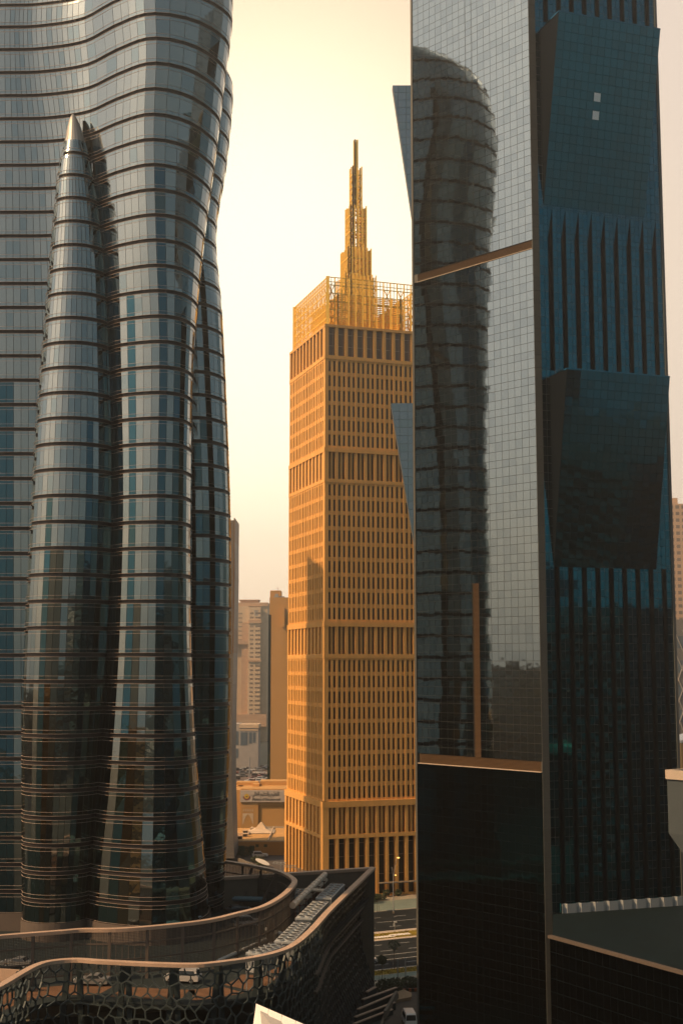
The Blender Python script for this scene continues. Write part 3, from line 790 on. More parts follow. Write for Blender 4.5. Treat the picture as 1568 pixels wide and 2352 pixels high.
mput(m.build('core_wall', mat('inner_dark', (0.05, 0.04, 0.03), 0.8), MT, fix=True))
# hidden flanks are plain stone walls
m = MB(); q0 = inner(0.0)
m.prism([tuple(q0[1])[:2], tuple(q0[2])[:2], tuple(q0[2] - vr * 0.9)[:2], tuple(q0[1] - vr * 0.9)[:2]], 0, zz(745))
m.prism([tuple(q0[2] - vr * .95)[:2], tuple(q0[3] + vr * .9)[:2], tuple(q0[3] - vl * 0.9 + vr * .9)[:2], tuple(q0[2] - vl * 0.9 - vr * .95)[:2]], 0, zz(745))
mput(m.build('plain_wall', STONE, MT, fix=True))
m = MB(); m.prism([tuple(q)[:2] for q in inner(0.2)], zz(745) - 0.25, zz(745)); mput(m.build('roof', STONE, MT, fix=True))
def win_mesh(mb, wv):
    fid, a0, a1, n, z0, z1, kind = wv; fr = fR if fid == 0 else fL
    hi = z0 > zz(1430)
    mb.fbox(fr, a0 - .03, a1 + .03, n - 0.08, n, z0 - .02, z1 + .02, random.choice((0, 0, 0, 2, 3)) if kind < 2 else 0)
    if kind == 2:
        wd = a1 - a0
        for f in (0.12, 0.80, 0.88): mb.fbox(fr, a0 + wd * f - .04, a0 + wd * f + .04, n + 0.002, n + 0.07, z0, z1, 1)
        for f in (0.36, 0.78): mb.fbox(fr, a0, a1, n + 0.003, n + 0.06, z0 + (z1 - z0) * f - .05, z0 + (z1 - z0) * f + .05, 1)
    if kind == 3:
        for f in (0.34, 0.67, 0.9): mb.fbox(fr, a0, a1, n + 0.003, n + 0.06, z0 + (z1 - z0) * f - .05, z0 + (z1 - z0) * f + .05, 1)
order = sorted(range(len(wins)), key=lambda i: (-(wins[i][6] > 0), wins[i][0], -wins[i][6] if wins[i][6] else 0, wins[i][1]))
for i in order[:96]:
    m = MB(); win_mesh(m, wins[i]); mput(m.build('window', [WIN_HI if wins[i][6] == 2 else WIN, FRM, WIN_B, WIN_C], MT))
m = MB()
for i in order[96:]: win_mesh(m, wins[i])
o = mput(m.build('window', [WIN, FRM, WIN_B, WIN_C], MT)); o['kind'] = 'stuff'
# lattice crown
zc0, zc1 = zz(745), zz(632)
ins = 0.9
cn = inner(ins)
for i in range(4):
    p, q = cn[i], cn[(i + 1) % 4]; L = (q - p).length; d = (q - p) / L; m = MB(); nv = round(L / 1.0)
    for k in range(nv + 1):
        a = p + d * (L * k / nv); wv = 0.9 if k in (0,) else (0.32 if k % 2 == 0 else 0.14)
        m.bar((a.x, a.y, zc0), (a.x, a.y, zc1), wv if k else 0.9, wv if k else 0.9)
    nh = 6
    for k in range(nh + 1):
        z = zc0 + (zc1 - zc0) * k / nh; m.bar((p.x, p.y, min(max(z, zc0 + .12), zc1 - .1)), (q.x, q.y, min(max(z, zc0 + .12), zc1 - .1)), 0.16, 0.22)
    z = zc1 - 1.35; m.bar((p.x, p.y, z), (q.x, q.y, z), 0.14, 0.16)
    nrm = Vector((d.y, -d.x, 0)) * -1.3                # raking struts behind the screen
    for k in range(0, nv, 4):
        a = p + d * (L * (k + 0.5) / nv); b = p + d * (L * min(k + 2.5, nv) / nv)
        for j in range(3):
            za, zb = zc0 + (zc1 - 1.5 - zc0) * j / 3, zc0 + (zc1 - 1.5 - zc0) * (j + 1) / 3
            m.bar((a.x + nrm.x, a.y + nrm.y, za), (b.x + nrm.x, b.y + nrm.y, zb), 0.2)
            m.bar((b.x + nrm.x, b.y + nrm.y, za), (a.x + nrm.x, a.y + nrm.y, zb), 0.2)
    mput(m.build('crown_screen', STONE2, MT))
m = MB()
cc2 = inner(5.2); 
for i in range(4):                                      # louvred plant room inside the crown
    p, q = cc2[i], cc2[(i + 1) % 4]; z = zc0
    while z < zc1 - 3.2:
        m.bar((p.x, p.y, z), (q.x, q.y, z), 0.3, 0.26); z += 0.52
for i in range(4):
    p, q = cc2[i], cc2[(i + 1) % 4]; L = (q - p).length; d = (q - p) / L
    for k in range(8):
        a = p + d * (L * k / 7); m.bar((a.x, a.y, zc0), (a.x, a.y, zc1 - 3), 0.5)
mput(m.build('plant_room', STONE2, MT))
# stepped spire
sp = MB(); sc = MC + vl * (LLm / 2) + vr * (LRm / 2); sc = Vector((xat(817, sc.y, zat(560, sc.y)), sc.y, 0))
zy = lambda y: zat(y, sc.y)
SPI = sp
sp.bar((sc.x, sc.y, zc0), (sc.x, sc.y, zy(640)), 2.0); spo = mput(sp.build('spire', STONE2, MT))
hv = (vl.cross(Vector((0, 0, 1))))
def tier(half, z0, z1, nb, wbar, rings):
    m = MB(); c = [sc + vl * (sx * half) + vr * (sy * half) for sx, sy in ((-1, -1), (-1, 1), (1, 1), (1, -1))]
    for i in range(4):
        p, q = c[i], c[(i + 1) % 4]
        for k in range(nb):
            f = k / (nb - 1) if nb > 1 else .5
            if i and k == 0: continue
            a = p.lerp(q, f); dz = random.uniform(-0.6, 0.2) if 0 < k < nb - 1 else 0
            m.bar((a.x, a.y, z0), (a.x, a.y, z1 + dz), wbar)
        for k in range(rings):
            z = z0 + (z1 - 0.8 - z0) * (k + 0.5) / rings; m.bar((p.x, p.y, z), (q.x, q.y, z), wbar * .7)
            z2 = z0 + (z1 - 0.8 - z0) * (k + 1.2) / rings
            if k < rings - 1: m.bar((p.x, p.y, z), (q.x, q.y, z2), wbar * .6)
    o = m.build('spire_tier', STONE2, spo); o.matrix_parent_inverse = Matrix.Identity(4)
u_ = sc.y / F
s2 = 1.27                                              # picture width of a square turned to this tower's angle
tier(118 / 2 * u_ / s2 * .80, zc0, zy(640), 9, 0.28, 4)
tier(71 / 2 * u_ / s2, zc0 + 2, zy(577), 7, 0.38, 5)
tier(49 / 2 * u_ / s2, zc0 + 6, zy(478), 5, 0.38, 7)
tier(28 / 2 * u_ / s2, zy(640), zy(386), 3, 0.40, 9)
tier(9 / 2 * u_ / s2, zy(480), zy(322), 3, 0.34, 12)
# entrance canopies
m = MB()
p, n, b = face_bays(fR, LRm)
for i in range(5, 9): m.fbox(fR, p + b * i - .2, p + b * i + b * .75, 0.8, 2.6, 3.2, 3.4)
mput(m.build('entrance_canopy', CONC, MT))

# ================================================================== PODIUM (lattice car park at the foot of the curved tower)
PD = thing('lattice_podium', 'curving car park podium wrapped in a cellular lattice screen with warm metal rims', 'building', (-20, 200, 0))
def pput(o, par=None): o.matrix_parent_inverse = Matrix.Translation((20, -200, 0)) if par is None else Matrix.Identity(4); return o
ZR, ZW, ZD = 21.0, 22.6, 15.8
rim_px = [(-230, 2380), (-90, 2310), (0, 2265), (58, 2231), (90, 2215), (121, 2207), (176, 2203), (238, 2207), (366, 2213), (440, 2214.5), (488, 2211.5), (581, 2199), (644, 2184), (681, 2166), (718, 2134), (753, 2095), (784, 2064), (858, 1992)]
rimc = smooth_line([PZ(x, y, ZR) for x, y in rim_px], 150)
tipP = rimc[-1]
def lineoff(pts, d):
    out = []
    for i, p in enumerate(pts):
        t = (pts[min(i + 1, len(pts) - 1)] - pts[max(i - 1, 0)]); t.z = 0; t.normalize(); out.append(p + Vector((t.y, -t.x, 0)) * d)
    return out
def ribbon(m, pts, w0, w1, z0, z1):                     # a rim: offset w0..w1 outwards, z0..z1
    a, b = lineoff(pts, w1), lineoff(pts, w0)
    for i in range(len(pts) - 1):
        m.hexa([(a[i].x, a[i].y, z0), (a[i + 1].x, a[i + 1].y, z0), (b[i + 1].x, b[i + 1].y, z0), (b[i].x, b[i].y, z0)],
               [(a[i].x, a[i].y, z1), (a[i + 1].x, a[i + 1].y, z1), (b[i + 1].x, b[i + 1].y, z1), (b[i].x, b[i].y, z1)])
m = MB(); ribbon(m, rimc, -0.6, 0.35, ZR - 0.36, ZR + 0.05); 
backA = tipP; backB = PZ(640, 2006, ZR); backC = backB + (backB - backA).normalized() * 60
bl = [backA.lerp(backC, k / 20) for k in range(21)]
ribbon(m, bl, -0.9, 0.45, ZR - 0.452, ZR + 0.046)
pput(m.build('rim', RIM, PD))
# facade surface: pinched at mid height, flaring to the foot
def fac(s, h):                                          # s along 0..1, h height 0..ZR-0.5
    i = s * (len(rimc) - 1); k = min(int(i), len(rimc) - 2); p = rimc[k].lerp(rimc[k + 1], i - k)
    t = rimc[min(k + 2, len(rimc) - 1)] - rimc[max(k - 1, 0)]; t.z = 0; t.normalize(); n = Vector((t.y, -t.x, 0))
    f = h / ZR; side = min(max((s - 0.62) / 0.15, 0), 1)
    prof = -2.2 * side * math.sin(math.pi * f) * (1.0 if True else 0) - 0.25 + 0.4 * (1 - f) * side
    q = p + n * prof; return Vector((q.x, q.y, h)), n
Lr = sum((b - a).length for a, b in zip(rimc, rimc[1:]))
cell = 2.35; hx = cell * 1.5 / 1.732; 
def hexnet(m, s0, s1, h0, h1, wbar, dep, jitter, mi=0, pull=0.0, cell=2.35):
    ncol = int((s1 - s0) * Lr / (cell * 0.866)); nrow = int((h1 - h0) / (cell * 0.5)) + 2
    rr = random.Random(3); V = {}
    def vert(c, r):
        if (c, r) not in V:
            V[(c, r)] = (c * cell * 0.866 + rr.uniform(-jitter, jitter), r + rr.uniform(-jitter, jitter) )
        return V[(c, r)]
    # brick-like honeycomb: zigzag rows joined by uprights
    a = cell * 0.5; edges = []
    R_ = int((h1 - h0) / (a * 1.5)) + 2
    for r in range(R_):
        for c in range(ncol + 1):
            z = lambda cc: r * a * 1.5 + (a * 0.5 if (cc + r) % 2 else 0.0)
            def vv(cc, r_=r):
                if (cc, r_) not in V: V[(cc, r_)] = (cc * cell * 0.433 * 1.0, r_ * a * 1.5 + (a * 0.5 if (cc + r_) % 2 else 0.0)); V[(cc, r_)] = (V[(cc, r_)][0] + rr.uniform(-jitter, jitter), V[(cc, r_)][1] + rr.uniform(-jitter, jitter))
                return V[(cc, r_)]
            for cc in (2 * c, 2 * c + 1):
                edges.append((vv(cc), vv(cc + 1)))
                if (cc + r) % 2 and r < R_ - 1: edges.append((vv(cc), vv(cc, r + 1)))
    for (x0, z0), (x1, z1) in edges:
        z0, z1 = h0 + z0, h0 + z1
        if z0 > h1 and z1 > h1: continue
        if z0 > h1: x0, z0 = x1 + (x0 - x1) * (h1 - z1) / (z0 - z1), h1
        if z1 > h1: x1, z1 = x0 + (x1 - x0) * (h1 - z0) / (z1 - z0), h1
        z0, z1 = max(z0, 0.0), max(z1, 0.0)
        sa, sb = s0 + x0 / Lr, s0 + x1 / Lr
        if sa > s1 or sb > s1: continue
        sa, sb = max(sa, 0), max(sb, 0)
        (p, n), (q, _) = fac(sa, z0), fac(sb, z1)
        m.bar(p + n * pull, q + n * pull, dep, wbar, mi, up=n.cross((q - p).normalized()) if (q - p).length > 1e-4 else (0, 0, 1))
m = MB(); hexnet(m, 0.02, 0.655, 0.0, ZR - 0.6, 0.17, 0.2, 0.26, cell=1.85); pput(m.build('lattice_screen', SCREEN, PD))
m = MB(); hexnet(m, 0.655, 0.998, 0.0, ZR - 0.6, 0.26, 0.3, 0.26, cell=1.9); pput(m.build('lattice_screen', SCREEN2, PD))
# dark wall behind the lattice: full height on the flank, low on the front where the cars show through
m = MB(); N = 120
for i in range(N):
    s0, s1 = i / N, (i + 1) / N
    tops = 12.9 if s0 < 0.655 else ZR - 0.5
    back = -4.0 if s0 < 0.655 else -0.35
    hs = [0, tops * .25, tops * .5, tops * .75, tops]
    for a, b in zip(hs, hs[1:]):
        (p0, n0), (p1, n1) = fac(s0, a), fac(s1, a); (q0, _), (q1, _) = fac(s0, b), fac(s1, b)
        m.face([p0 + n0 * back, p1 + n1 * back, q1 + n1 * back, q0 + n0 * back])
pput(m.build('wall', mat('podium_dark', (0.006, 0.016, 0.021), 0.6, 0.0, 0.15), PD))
m = MB()                                                # ledges round the flank and slab edges on the front
for h, s0 in ((14.0, 0.60), (11.6, 0.60)):
    pts = [fac(s0 + (0.997 - s0) * k / 60, h) for k in range(61)]
    for (p, n), (q, n2) in zip(pts, pts[1:]):
        a = [p + n * .5, q + n2 * .5, q - n2 * .3, p - n * .3]; m.hexa([tuple(v) for v in a], [tuple(v + Vector((0, 0, .35))) for v in a])
pput(m.build('ledge', GRID, PD))
m = MB()
for k in range(0, 26):                                  # raking columns behind the front lattice
    s = 0.04 + 0.024 * k; 
    if s > .64: break
    (p, n), (q, _) = fac(s, 0), fac(s + (0.010 if k % 2 else -0.010), ZR - .5)
    m.bar(p - n * 1.3, q - n * 1.3, 0.7)
pput(m.build('column', DARKC, PD))
# deck
inw = lineoff(rimc, -0.8)
poly = [(p.x, p.y) for p in inw] + [(p.x, p.y) for p in lineoff(bl, -0.9)[1:]] + [(-95, inw[0].y + 40)]
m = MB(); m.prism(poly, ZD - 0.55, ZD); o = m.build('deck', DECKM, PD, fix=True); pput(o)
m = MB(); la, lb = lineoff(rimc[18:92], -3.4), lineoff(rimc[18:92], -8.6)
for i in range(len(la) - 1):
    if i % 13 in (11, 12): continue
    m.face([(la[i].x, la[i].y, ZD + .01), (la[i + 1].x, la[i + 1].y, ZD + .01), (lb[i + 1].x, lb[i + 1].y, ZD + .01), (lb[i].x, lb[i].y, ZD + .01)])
pput(m.build('sunlit_deck_strip', mat('sunlit_strip_paint', (0.13, 0.072, 0.042), .9, var=.3, vscale=.5), PD, fix=True))  # sunlit patches of the deck, painted as a lighter orange strip
m = MB(); ribbon(m, bl, -0.55, -0.30, ZD, ZR - 0.45)
for k in range(3): pass
pput(m.build('parapet_wall', CONC, PD))
m = MB(); ribbon(m, bl, -0.1, 0.15, 0, ZR - 0.46); pput(m.build('plain_wall', CONC, PD))
m = MB()
bd = (backC - backA).normalized(); bn = Vector((-bd.y, bd.x, 0))
for a0, a1 in ((2.6, 6.6), (9.5, 17.5)):                # dark louvred openings in the parapet
    p, q = backA + bd * a0, backA + bd * a1; nn = bn if bn.y < 0 else -bn
    p, q = p + nn * 0.62, q + nn * .62
    m.bar((p.x, p.y, ZD + 1.2), (q.x, q.y, ZD + 1.2), 0.1, 1.7)
    k = 0.0
    while k < (q - p).length:
        r = p + (q - p).normalized() * k + nn * .07; m.bar((r.x, r.y, ZD + .35), (r.x, r.y, ZD + 2.05), 0.08, 0.08, 1); k += 0.9
pput(m.build('parapet_opening', [BLACK, FRM], PD))
# inner ring screen round the tower
ring_px = [(-200, 2166), (-60, 2155), (0, 2149), (100, 2141), (154, 2137), (190, 2134), (271, 2133), (366, 2126), (476, 2113), (550, 2096), (606, 2081), (650, 2056), (674, 2032), (677, 2021), (662, 2009), (634, 1998), (581, 1987), (519, 1977), (440, 1966)]
ring = smooth_line([PZ(x, y, ZW) for x, y in ring_px], 130)
RS = m = MB(); ribbon(m, ring, -0.55, 0.35, ZW - 0.38, ZW + 0.05)
ro = pput(m.build('ring_rim', RIM, PD))
m = MB()
for h in (ZW - 2.1, ZW - 4.2, 16.6): ribbon(m, ring, -0.1, 0.1, h, h + 0.2)
pput(m.build('ring_rail', GRID, PD))
m = MB()
for k in range(0, len(ring), 1):
    p = ring[k]; t = 0.09 if k % 6 else 0.42
    m.bar((p.x, p.y, 16.6 if k % 6 else ZD), (p.x, p.y, ZW - .38), t, t)
pput(m.build('ring_post', GRID, PD))
m = MB()                                                # fine mesh infill
for k in range(len(ring) - 1):
    p, q = ring[k], ring[k + 1]
    for j in range(1, 4):
        a = p.lerp(q, j / 4); m.bar((a.x, a.y, 16.7), (a.x, a.y, ZW - .4), 0.045, 0.045)
    z = 16.8
    while z < ZW - .5: m.bar((p.x, p.y, z), (q.x, q.y, z), 0.04, 0.05); z += 0.2
pput(m.build('ring_mesh', mat('mesh_wire', (0.035, 0.037, 0.035), 0.6, 0.2), PD))
m = MB()                                                # raking props on the far side of the ring
for k in range(66, 126, 9):
    p = ring[k]; c = Vector((-20, 226, 0)); d = (c - p); d.z = 0; d.normalize()
    q = p + d * 3.5; m.bar((p.x, p.y, ZW - .6), (q.x, q.y, ZD), 0.4)
pput(m.build('prop', GRID, PD))
# lit fascia at the far left
m = MB(); p, q = PZ(-60, 2221, 18.6), PZ(60, 2229, 18.6); m.bar((p.x, p.y, 17.8), (q.x, q.y, 17.8), 0.4, 1.6); pput(m.build('fascia', RIM, PD))
# plinth of the tower inside the ring
m = MB()
for (x0, x1, d) in ((45, 195, 201.2), ):
    L = cone.line(17.0, cts); L2 = offset(L, 0.2)
    for a, b in zip(L2, L2[1:]): m.face([(*a, ZD), (*b, ZD), (*b, 18.6), (*a, 18.6)])
    L2 = offset(body.line(17.0, bts), 0.2)
    for a, b in zip(L2, L2[1:]): m.face([(*a, ZD), (*b, ZD), (*b, 18.6), (*a, 18.6)])
put(m.build('plinth', mat('plinth_panel', (0.12, 0.095, 0.078), 0.5, var=.1), TW))

# ------------------------------------------------------------------ plant on the podium roof
PLAT = 2.3
def chiller(label, pA, pB, width, nfan, z=ZD):
    B, A = Vector((pA.x, pA.y, 0)), Vector((pB.x, pB.y, 0)); L = (B - A).length; az = math.degrees(math.atan2((B - A).x, (B - A).y))
    z = z + PLAT
    t = thing('rooftop_chiller', label, 'chiller', (A.x, A.y, z), group='chillers on the podium roof')
    fr = wall_frame((0, 0, 0), az)
    m = MB(); m.fbox(fr, 0, L, -width, 0, 2.35, 2.6); o = m.build('fan_deck', WHITEM, t)
    m = MB(); m.fbox(fr, 0, L, -width, 0, 0.15, 0.45)
    for k in range(nfan + 1): 
        a = L * k / nfan
        for n in (-0.08, -width + .08): m.bar(fr(min(a, L - .05), n, 0), fr(min(a, L - .05), n, 2.35), 0.1)
    for k in range(4):
        for n in (-.1, -width + .1): m.bar(fr(.1 + (L - .2) * k / 3, n, -PLAT), fr(.1 + (L - .2) * k / 3, n, 0.2), .16)
    m.build('frame', STEEL, t)
    m = MB()
    for k in range(nfan):                               # V-shaped coil modules
        a0, a1 = L * k / nfan + .06, L * (k + 1) / nfan - .06; ac = (a0 + a1) / 2
        for n0, n1 in ((-width + .03, -.03),):
            i = [fr(a0, n1, 2.34), fr(a1, n1, 2.34), fr(ac, n1, 0.5)]; j = [fr(a0, n0, 2.34), fr(a1, n0, 2.34), fr(ac, n0, .5)]
            m.face(i); m.face(list(reversed(j))); m.face([i[0], i[2], j[2], j[0]]); m.face([i[2], i[1], j[1], j[2]])
    m.build('coil', WHITEM, t)
    for k in range(nfan):
        for n in (-width * .27, -width * .73):
            f = MB(); c = fr(L * (k + .5) / nfan, n, 2.61); f.tube([c, c + Vector((0, 0, .22))], min(L / nfan, width / 2) * .42, 12)
            f.tube([c + Vector((0, 0, .23)), c + Vector((0, 0, .25))], min(L / nfan, width / 2) * .34, 12, 1)
            f.build('fan', [WHITEM, BLACK], t)
    return t
ch = 2.6
zt_ = ZD + ch + PLAT
chiller('white chiller nearest the podium tip, its fans catching the sun', PZ(792, 2031, zt_), PZ(761, 2063, zt_), 2.6, 7)
chiller('middle chiller beside the sloping rim, half in shade', PZ(755, 2071, zt_), PZ(717, 2110, zt_), 2.6, 7)
chiller('shaded blue-grey chiller at the bend of the podium rim', PZ(714, 2120, zt_), PZ(672, 2164, zt_), 2.6, 8)
chiller('small sunlit chiller against the curved ring screen', PZ(706, 2043, zt_), PZ(690, 2060, zt_), 2.3, 4)
chiller('chiller in deep shade at the near end of the podium roof', PZ(655, 2172, zt_), PZ(600, 2192, zt_), 2.4, 5)
pz = lambda x, y, z: PZ(x, y, z)
def pipe(label, pts, r, mt, posts=(), group='pipes on the podium roof'):
    t = thing('roof_pipe', label, 'pipe', (pts[0].x, pts[0].y, ZD), group=group); inv = Matrix.Translation(-t.location)
    m = MB(); m.tube(pts, r, 10)
    L = [p for p in pts]
    a, b = pts[0], pts[-1]
    n = int((b - a).length / 2.2)
    if len(pts) == 2:
        for k in range(1, n): 
            p = a.lerp(b, k / n); d = (b - a).normalized() * .06; m.tube([p - d, p + d], r * 1.12, 10)
    o = m.build('tube', mt, t); o.matrix_parent_inverse = inv
    if posts:
        for p in posts:
            m = MB(); m.bar((p.x - .25, p.y, ZD), (p.x - .25, p.y, p.z - r), 0.14); m.bar((p.x + .45, p.y, ZD), (p.x + .45, p.y, p.z - r), 0.14); m.bar((p.x - .5, p.y, p.z - r - .08), (p.x + .7, p.y, p.z - r - .08), 0.16, 0.16)
            o = m.build('pipe_support', RUST, t); o.matrix_parent_inverse = inv
zp = 20.5
a, b = pz(746, 2009, zp), pz(672, 2080, zp)
pipe('thick cream pipe running diagonally above the others', [a, b], 0.52, CREAMPIPE, [a.lerp(b, f) for f in (.12, .3, .5, .7, .88)])
a, b = pz(748, 2021, zp - 1), pz(690, 2074, zp - 1)
pipe('second cream pipe running just below the thick one', [a, b], 0.42, CREAMPIPE, [a.lerp(b, f) for f in (.2, .45, .7, .95)])
p1, p2, p3 = pz(700, 2044, zp - .2), pz(752, 2046, zp - .2), pz(757, 2049, zp - .6)
pipe('bent pipe crossing under the thick pipe and dropping to a chiller', [p1, p2, p3, Vector((p3.x, p3.y, ZD + .8))], 0.3, CREAMPIPE)
p1, p2 = pz(716, 2026, zp - .2), pz(740, 2024, zp - .2)
pipe('thin upright loop of pipe behind the thick pipe', [Vector((p1.x, p1.y, ZD)), p1, p2], 0.17, STEEL)
p1, p2, p3 = pz(668, 2084, 18), pz(708, 2087, 18), pz(713, 2090, 17.6)
pipe('blue-grey pipe elbowing down beside the middle chiller', [p1, p2, p3, Vector((p3.x, p3.y, ZD + .5))], 0.34, BLUEPIPE)
p1, p2, p3 = pz(610, 2134, 17.6), pz(640, 2143, 17.4), pz(660, 2150, 17.2)
pipe('grey pipe low beside the shaded chiller', [p1, p2, p3, Vector((p3.x, p3.y, ZD + .5))], 0.32, STEEL)
p1, p2 = pz(500, 2208, 17.0), pz(612, 2158, 17.0)
pipe('long grey pipe slanting along the ring screen', [p1, p2], 0.28, STEEL)
p1, p2 = pz(505, 2063, 17.2), pz(610, 2066, 17.2)
pipe('dark horizontal pipe inside the ring beside the tower', [p1, p2], 0.45, BLUEPIPE)

# ================================================================== VEHICLES
KINDS = {'suv': (4.8, 1.95, 1.8, [(-2.35, .35), (-2.4, .95), (-2.25, 1.05), (-2.05, 1.72), (-1.6, 1.80), (0.25, 1.78), (0.95, 1.12), (2.15, 0.98), (2.4, 0.75), (2.38, .35)], (-2.0, 0.75, 1.08, 1.66)),
         'saloon': (4.6, 1.8, 1.45, [(-2.25, .32), (-2.3, .85), (-2.2, .98), (-1.45, 1.02), (-0.85, 1.42), (0.25, 1.43), (1.0, .98), (2.1, .84), (2.3, .62), (2.28, .32)], (-1.25, 0.75, 1.0, 1.36)),
         'van': (5.0, 1.95, 2.2, [(-2.45, .4), (-2.5, 1.0), (-2.45, 2.1), (-2.2, 2.22), (1.3, 2.2), (1.7, 2.05), (2.2, 1.25), (2.48, 1.0), (2.48, .4)], (-2.3, 1.6, 1.3, 1.9))}
def car_meshes(kind, mt, one=False):
    L, W, Hh, prof, (g0, g1, gz0, gz1) = KINDS[kind]
    def half(z): return W / 2 * (1 - 0.13 * max(0, (z - 0.95)) / (Hh - 0.95) * 1.4)
    b = MB()
    n = len(prof)
    l = [(x, half(z), z) for x, z in prof]; r = [(x, -half(z), z) for x, z in prof]
    b.face(list(reversed(l))); b.face(r)
    for k in range(n):
        b.face([l[k], l[(k + 1) % n], r[(k + 1) % n], r[k]])
    g = b if one else MB(); gi = 1 if one else 0
    for s in (1, -1):
        x0, x1 = g0 + .15, g1
        q = [(x0 - .1, s * (half(gz0) + .012), gz0), (x1, s * (half(gz0) + .012), gz0), (x1 - .55, s * (half(gz1) + .012), gz1), (x0 + .1, s * (half(gz1) + .012), gz1)]
        g.face(q if s < 0 else list(reversed(q)), gi)
    for (xa, za), (xb, zb) in zip(prof, prof[1:]):      # windscreen and rear window
        if min(za, zb) > 0.9 and max(za, zb) > gz1 - .1 and abs(zb - za) > 0.28:
            dx, dz = (zb - za), -(xb - xa); q = math.hypot(dx, dz); s = .012 if True else 0
            ox, oz = -dx / q * -s, dz / q * -s
            f0, f1 = .12, .88
            pa = (xa + (xb - xa) * f0, za + (zb - za) * f0); pb = (xa + (xb - xa) * f1, za + (zb - za) * f1)
            side = -1 if xb < 0 or xa < -0.5 else 1
            ofx = side * .014
            g.face([(pa[0] + ofx, -half(pa[1]) * .86, pa[1] + .014), (pa[0] + ofx, half(pa[1]) * .86, pa[1] + .014), (pb[0] + ofx, half(pb[1]) * .86, pb[1] + .014), (pb[0] + ofx, -half(pb[1]) * .86, pb[1] + .014)], gi)
    wl = b if one else MB(); wi = 2 if one else 0
    wheels = []
    for x in (-L * .3, L * .31):
        for s in (1, -1):
            if one: b.tube([(x, s * (W / 2 - .22), .34), (x, s * (W / 2 + .015), .34)], .34, 10, 2)
            else: wheels.append((x, s * (W / 2 - .2), .34, s))
    return b, g, wheels, W
_cars = {}
def mesh_of(mb, name, mats):
    o = mb.build(name, mats, fix=True); me = o.data; bpy.data.objects.remove(o); return me
def car(name, label, cat, loc, rz, kind, mt, group=None):
    key = (kind, mt.name)
    if key not in _cars:
        b, g, wh, W = car_meshes(kind, mt); w = MB(); w.tube([(0, 0, 0), (0, .21, 0)], .34, 14); w.tube([(0, .211, 0), (0, .222, 0)], .2, 10, 1)
        lt = MB(); L = KINDS[kind][0]; lt.box(-.03, .03, -.22, .22, -.08, .08)
        _cars[key] = (mesh_of(b, 'body', [mt]), mesh_of(g, 'car_window', [CARGL]), mesh_of(w, 'wheel', [TYRE, STEEL]), mesh_of(lt, 'headlight', [WHITE_MATTE]), wh)
    bm_, gm, wm, lm, wh = _cars[key]
    t = thing(name, label, cat, loc, rz, group)
    for n_, me in (('body', bm_), ('car_window', gm)):
        o = bpy.data.objects.new(n_, me); C.objects.link(o); o.parent = t
    for x, y, z, s in wh:
        o = bpy.data.objects.new('wheel', wm); C.objects.link(o); o.parent = t; o.location = (x, y, z); o.rotation_euler = (0, 0, 0 if s > 0 else math.pi)
    L, W = KINDS[kind][0], KINDS[kind][1]
    for s in (1, -1):
        o = bpy.data.objects.new('headlight', lm); C.objects.link(o); o.parent = t; o.location = (L / 2 - .03, s * W * .32, .78)
    return t
RZ = math.atan2(RD.y, RD.x)
pt = PZ(905, 2049, 0); car('parked_suv', 'white SUV parked against the sandstone tower columns', 'car', (pt.x, pt.y, .02), RZ, 'suv', TWHITE)
pt = PZ(849, 2053, 0); car('parked_suv', 'tan SUV parked left of the white one by the tower columns', 'car', (pt.x, pt.y, .02), RZ, 'suv', paint('tan', (.24, .17, .10)))
pt = PZ(841, 2214, 0); car('moving_car', 'white car on the near carriageway, half hidden by the podium prow', 'car', (pt.x, pt.y, .02), RZ, 'saloon', TWHITE)
pt = PZ(943, 2352, 0); car('parked_van', 'small white van on the driveway at the bottom edge', 'van', (pt.x - .3, pt.y, .02), R(95), 'van', TWHITE)
pt = PZ(956, 2268, 0); car('moving_car', 'white car nose peeping past the teal tower beside the planter', 'car', (pt.x + 1.5, pt.y, .02), R(150), 'saloon', TWHITE)
SR = R(14)
for name, cat, lab, x, y, rz, kind, mt in (
    ('parked_suv', 'car', 'white SUV in the street before the green doors', 597, 1969, 8, 'suv', TWHITE),
    ('parked_van', 'van', 'white high-roofed van behind the white SUV', 598, 1950, 28, 'van', TWHITE),
    ('parked_car', 'car', 'black saloon in front of the white van', 620, 1960, -30, 'saloon', paint('black', (.015, .017, .02))),
    ('parked_car', 'car', 'black car right of the white van near the marker post', 634, 1951, 200, 'saloon', paint('black', (.015, .017, .02))),
    ('parked_suv', 'car', 'dark SUV left of the white SUV by the hedge', 573, 1957, 30, 'suv', paint('black', (.015, .017, .02)))):
    pt = PZ(x, y, 0); car(name, lab, cat, (pt.x, pt.y, .012), R(rz), kind, mt)
# cars on the podium decks
for lab, x, y, z, rz, kind, mt in (
    ('grey car parked behind the lattice, left of the raking column', 212, 2262, ZD, 175, 'saloon', paint('grey', (.18, .18, .18))),
    ('silver SUV parked behind the lattice below the tower', 420, 2256, ZD, 170, 'suv', paint('silver', (.38, .37, .36))),
    ('dark car just inside the ring screen beside the tower foot', 545, 2098, ZD, 20, 'saloon', paint('navy', (.02, .025, .035))),
    ('silver car seen through the ring screen below the rim', 570, 2128, ZD, 15, 'suv', paint('silver', (.38, .37, .36))),
    ('grey car in the shade at the far left of the deck', 42, 2222, ZD, 165, 'saloon', paint('grey', (.18, .18, .18)))):
    pt = PZ(x, y, z); car('parked_car', lab, 'car', (pt.x, pt.y, z + .01), R(rz), kind, mt, 'cars parked on the podium deck')
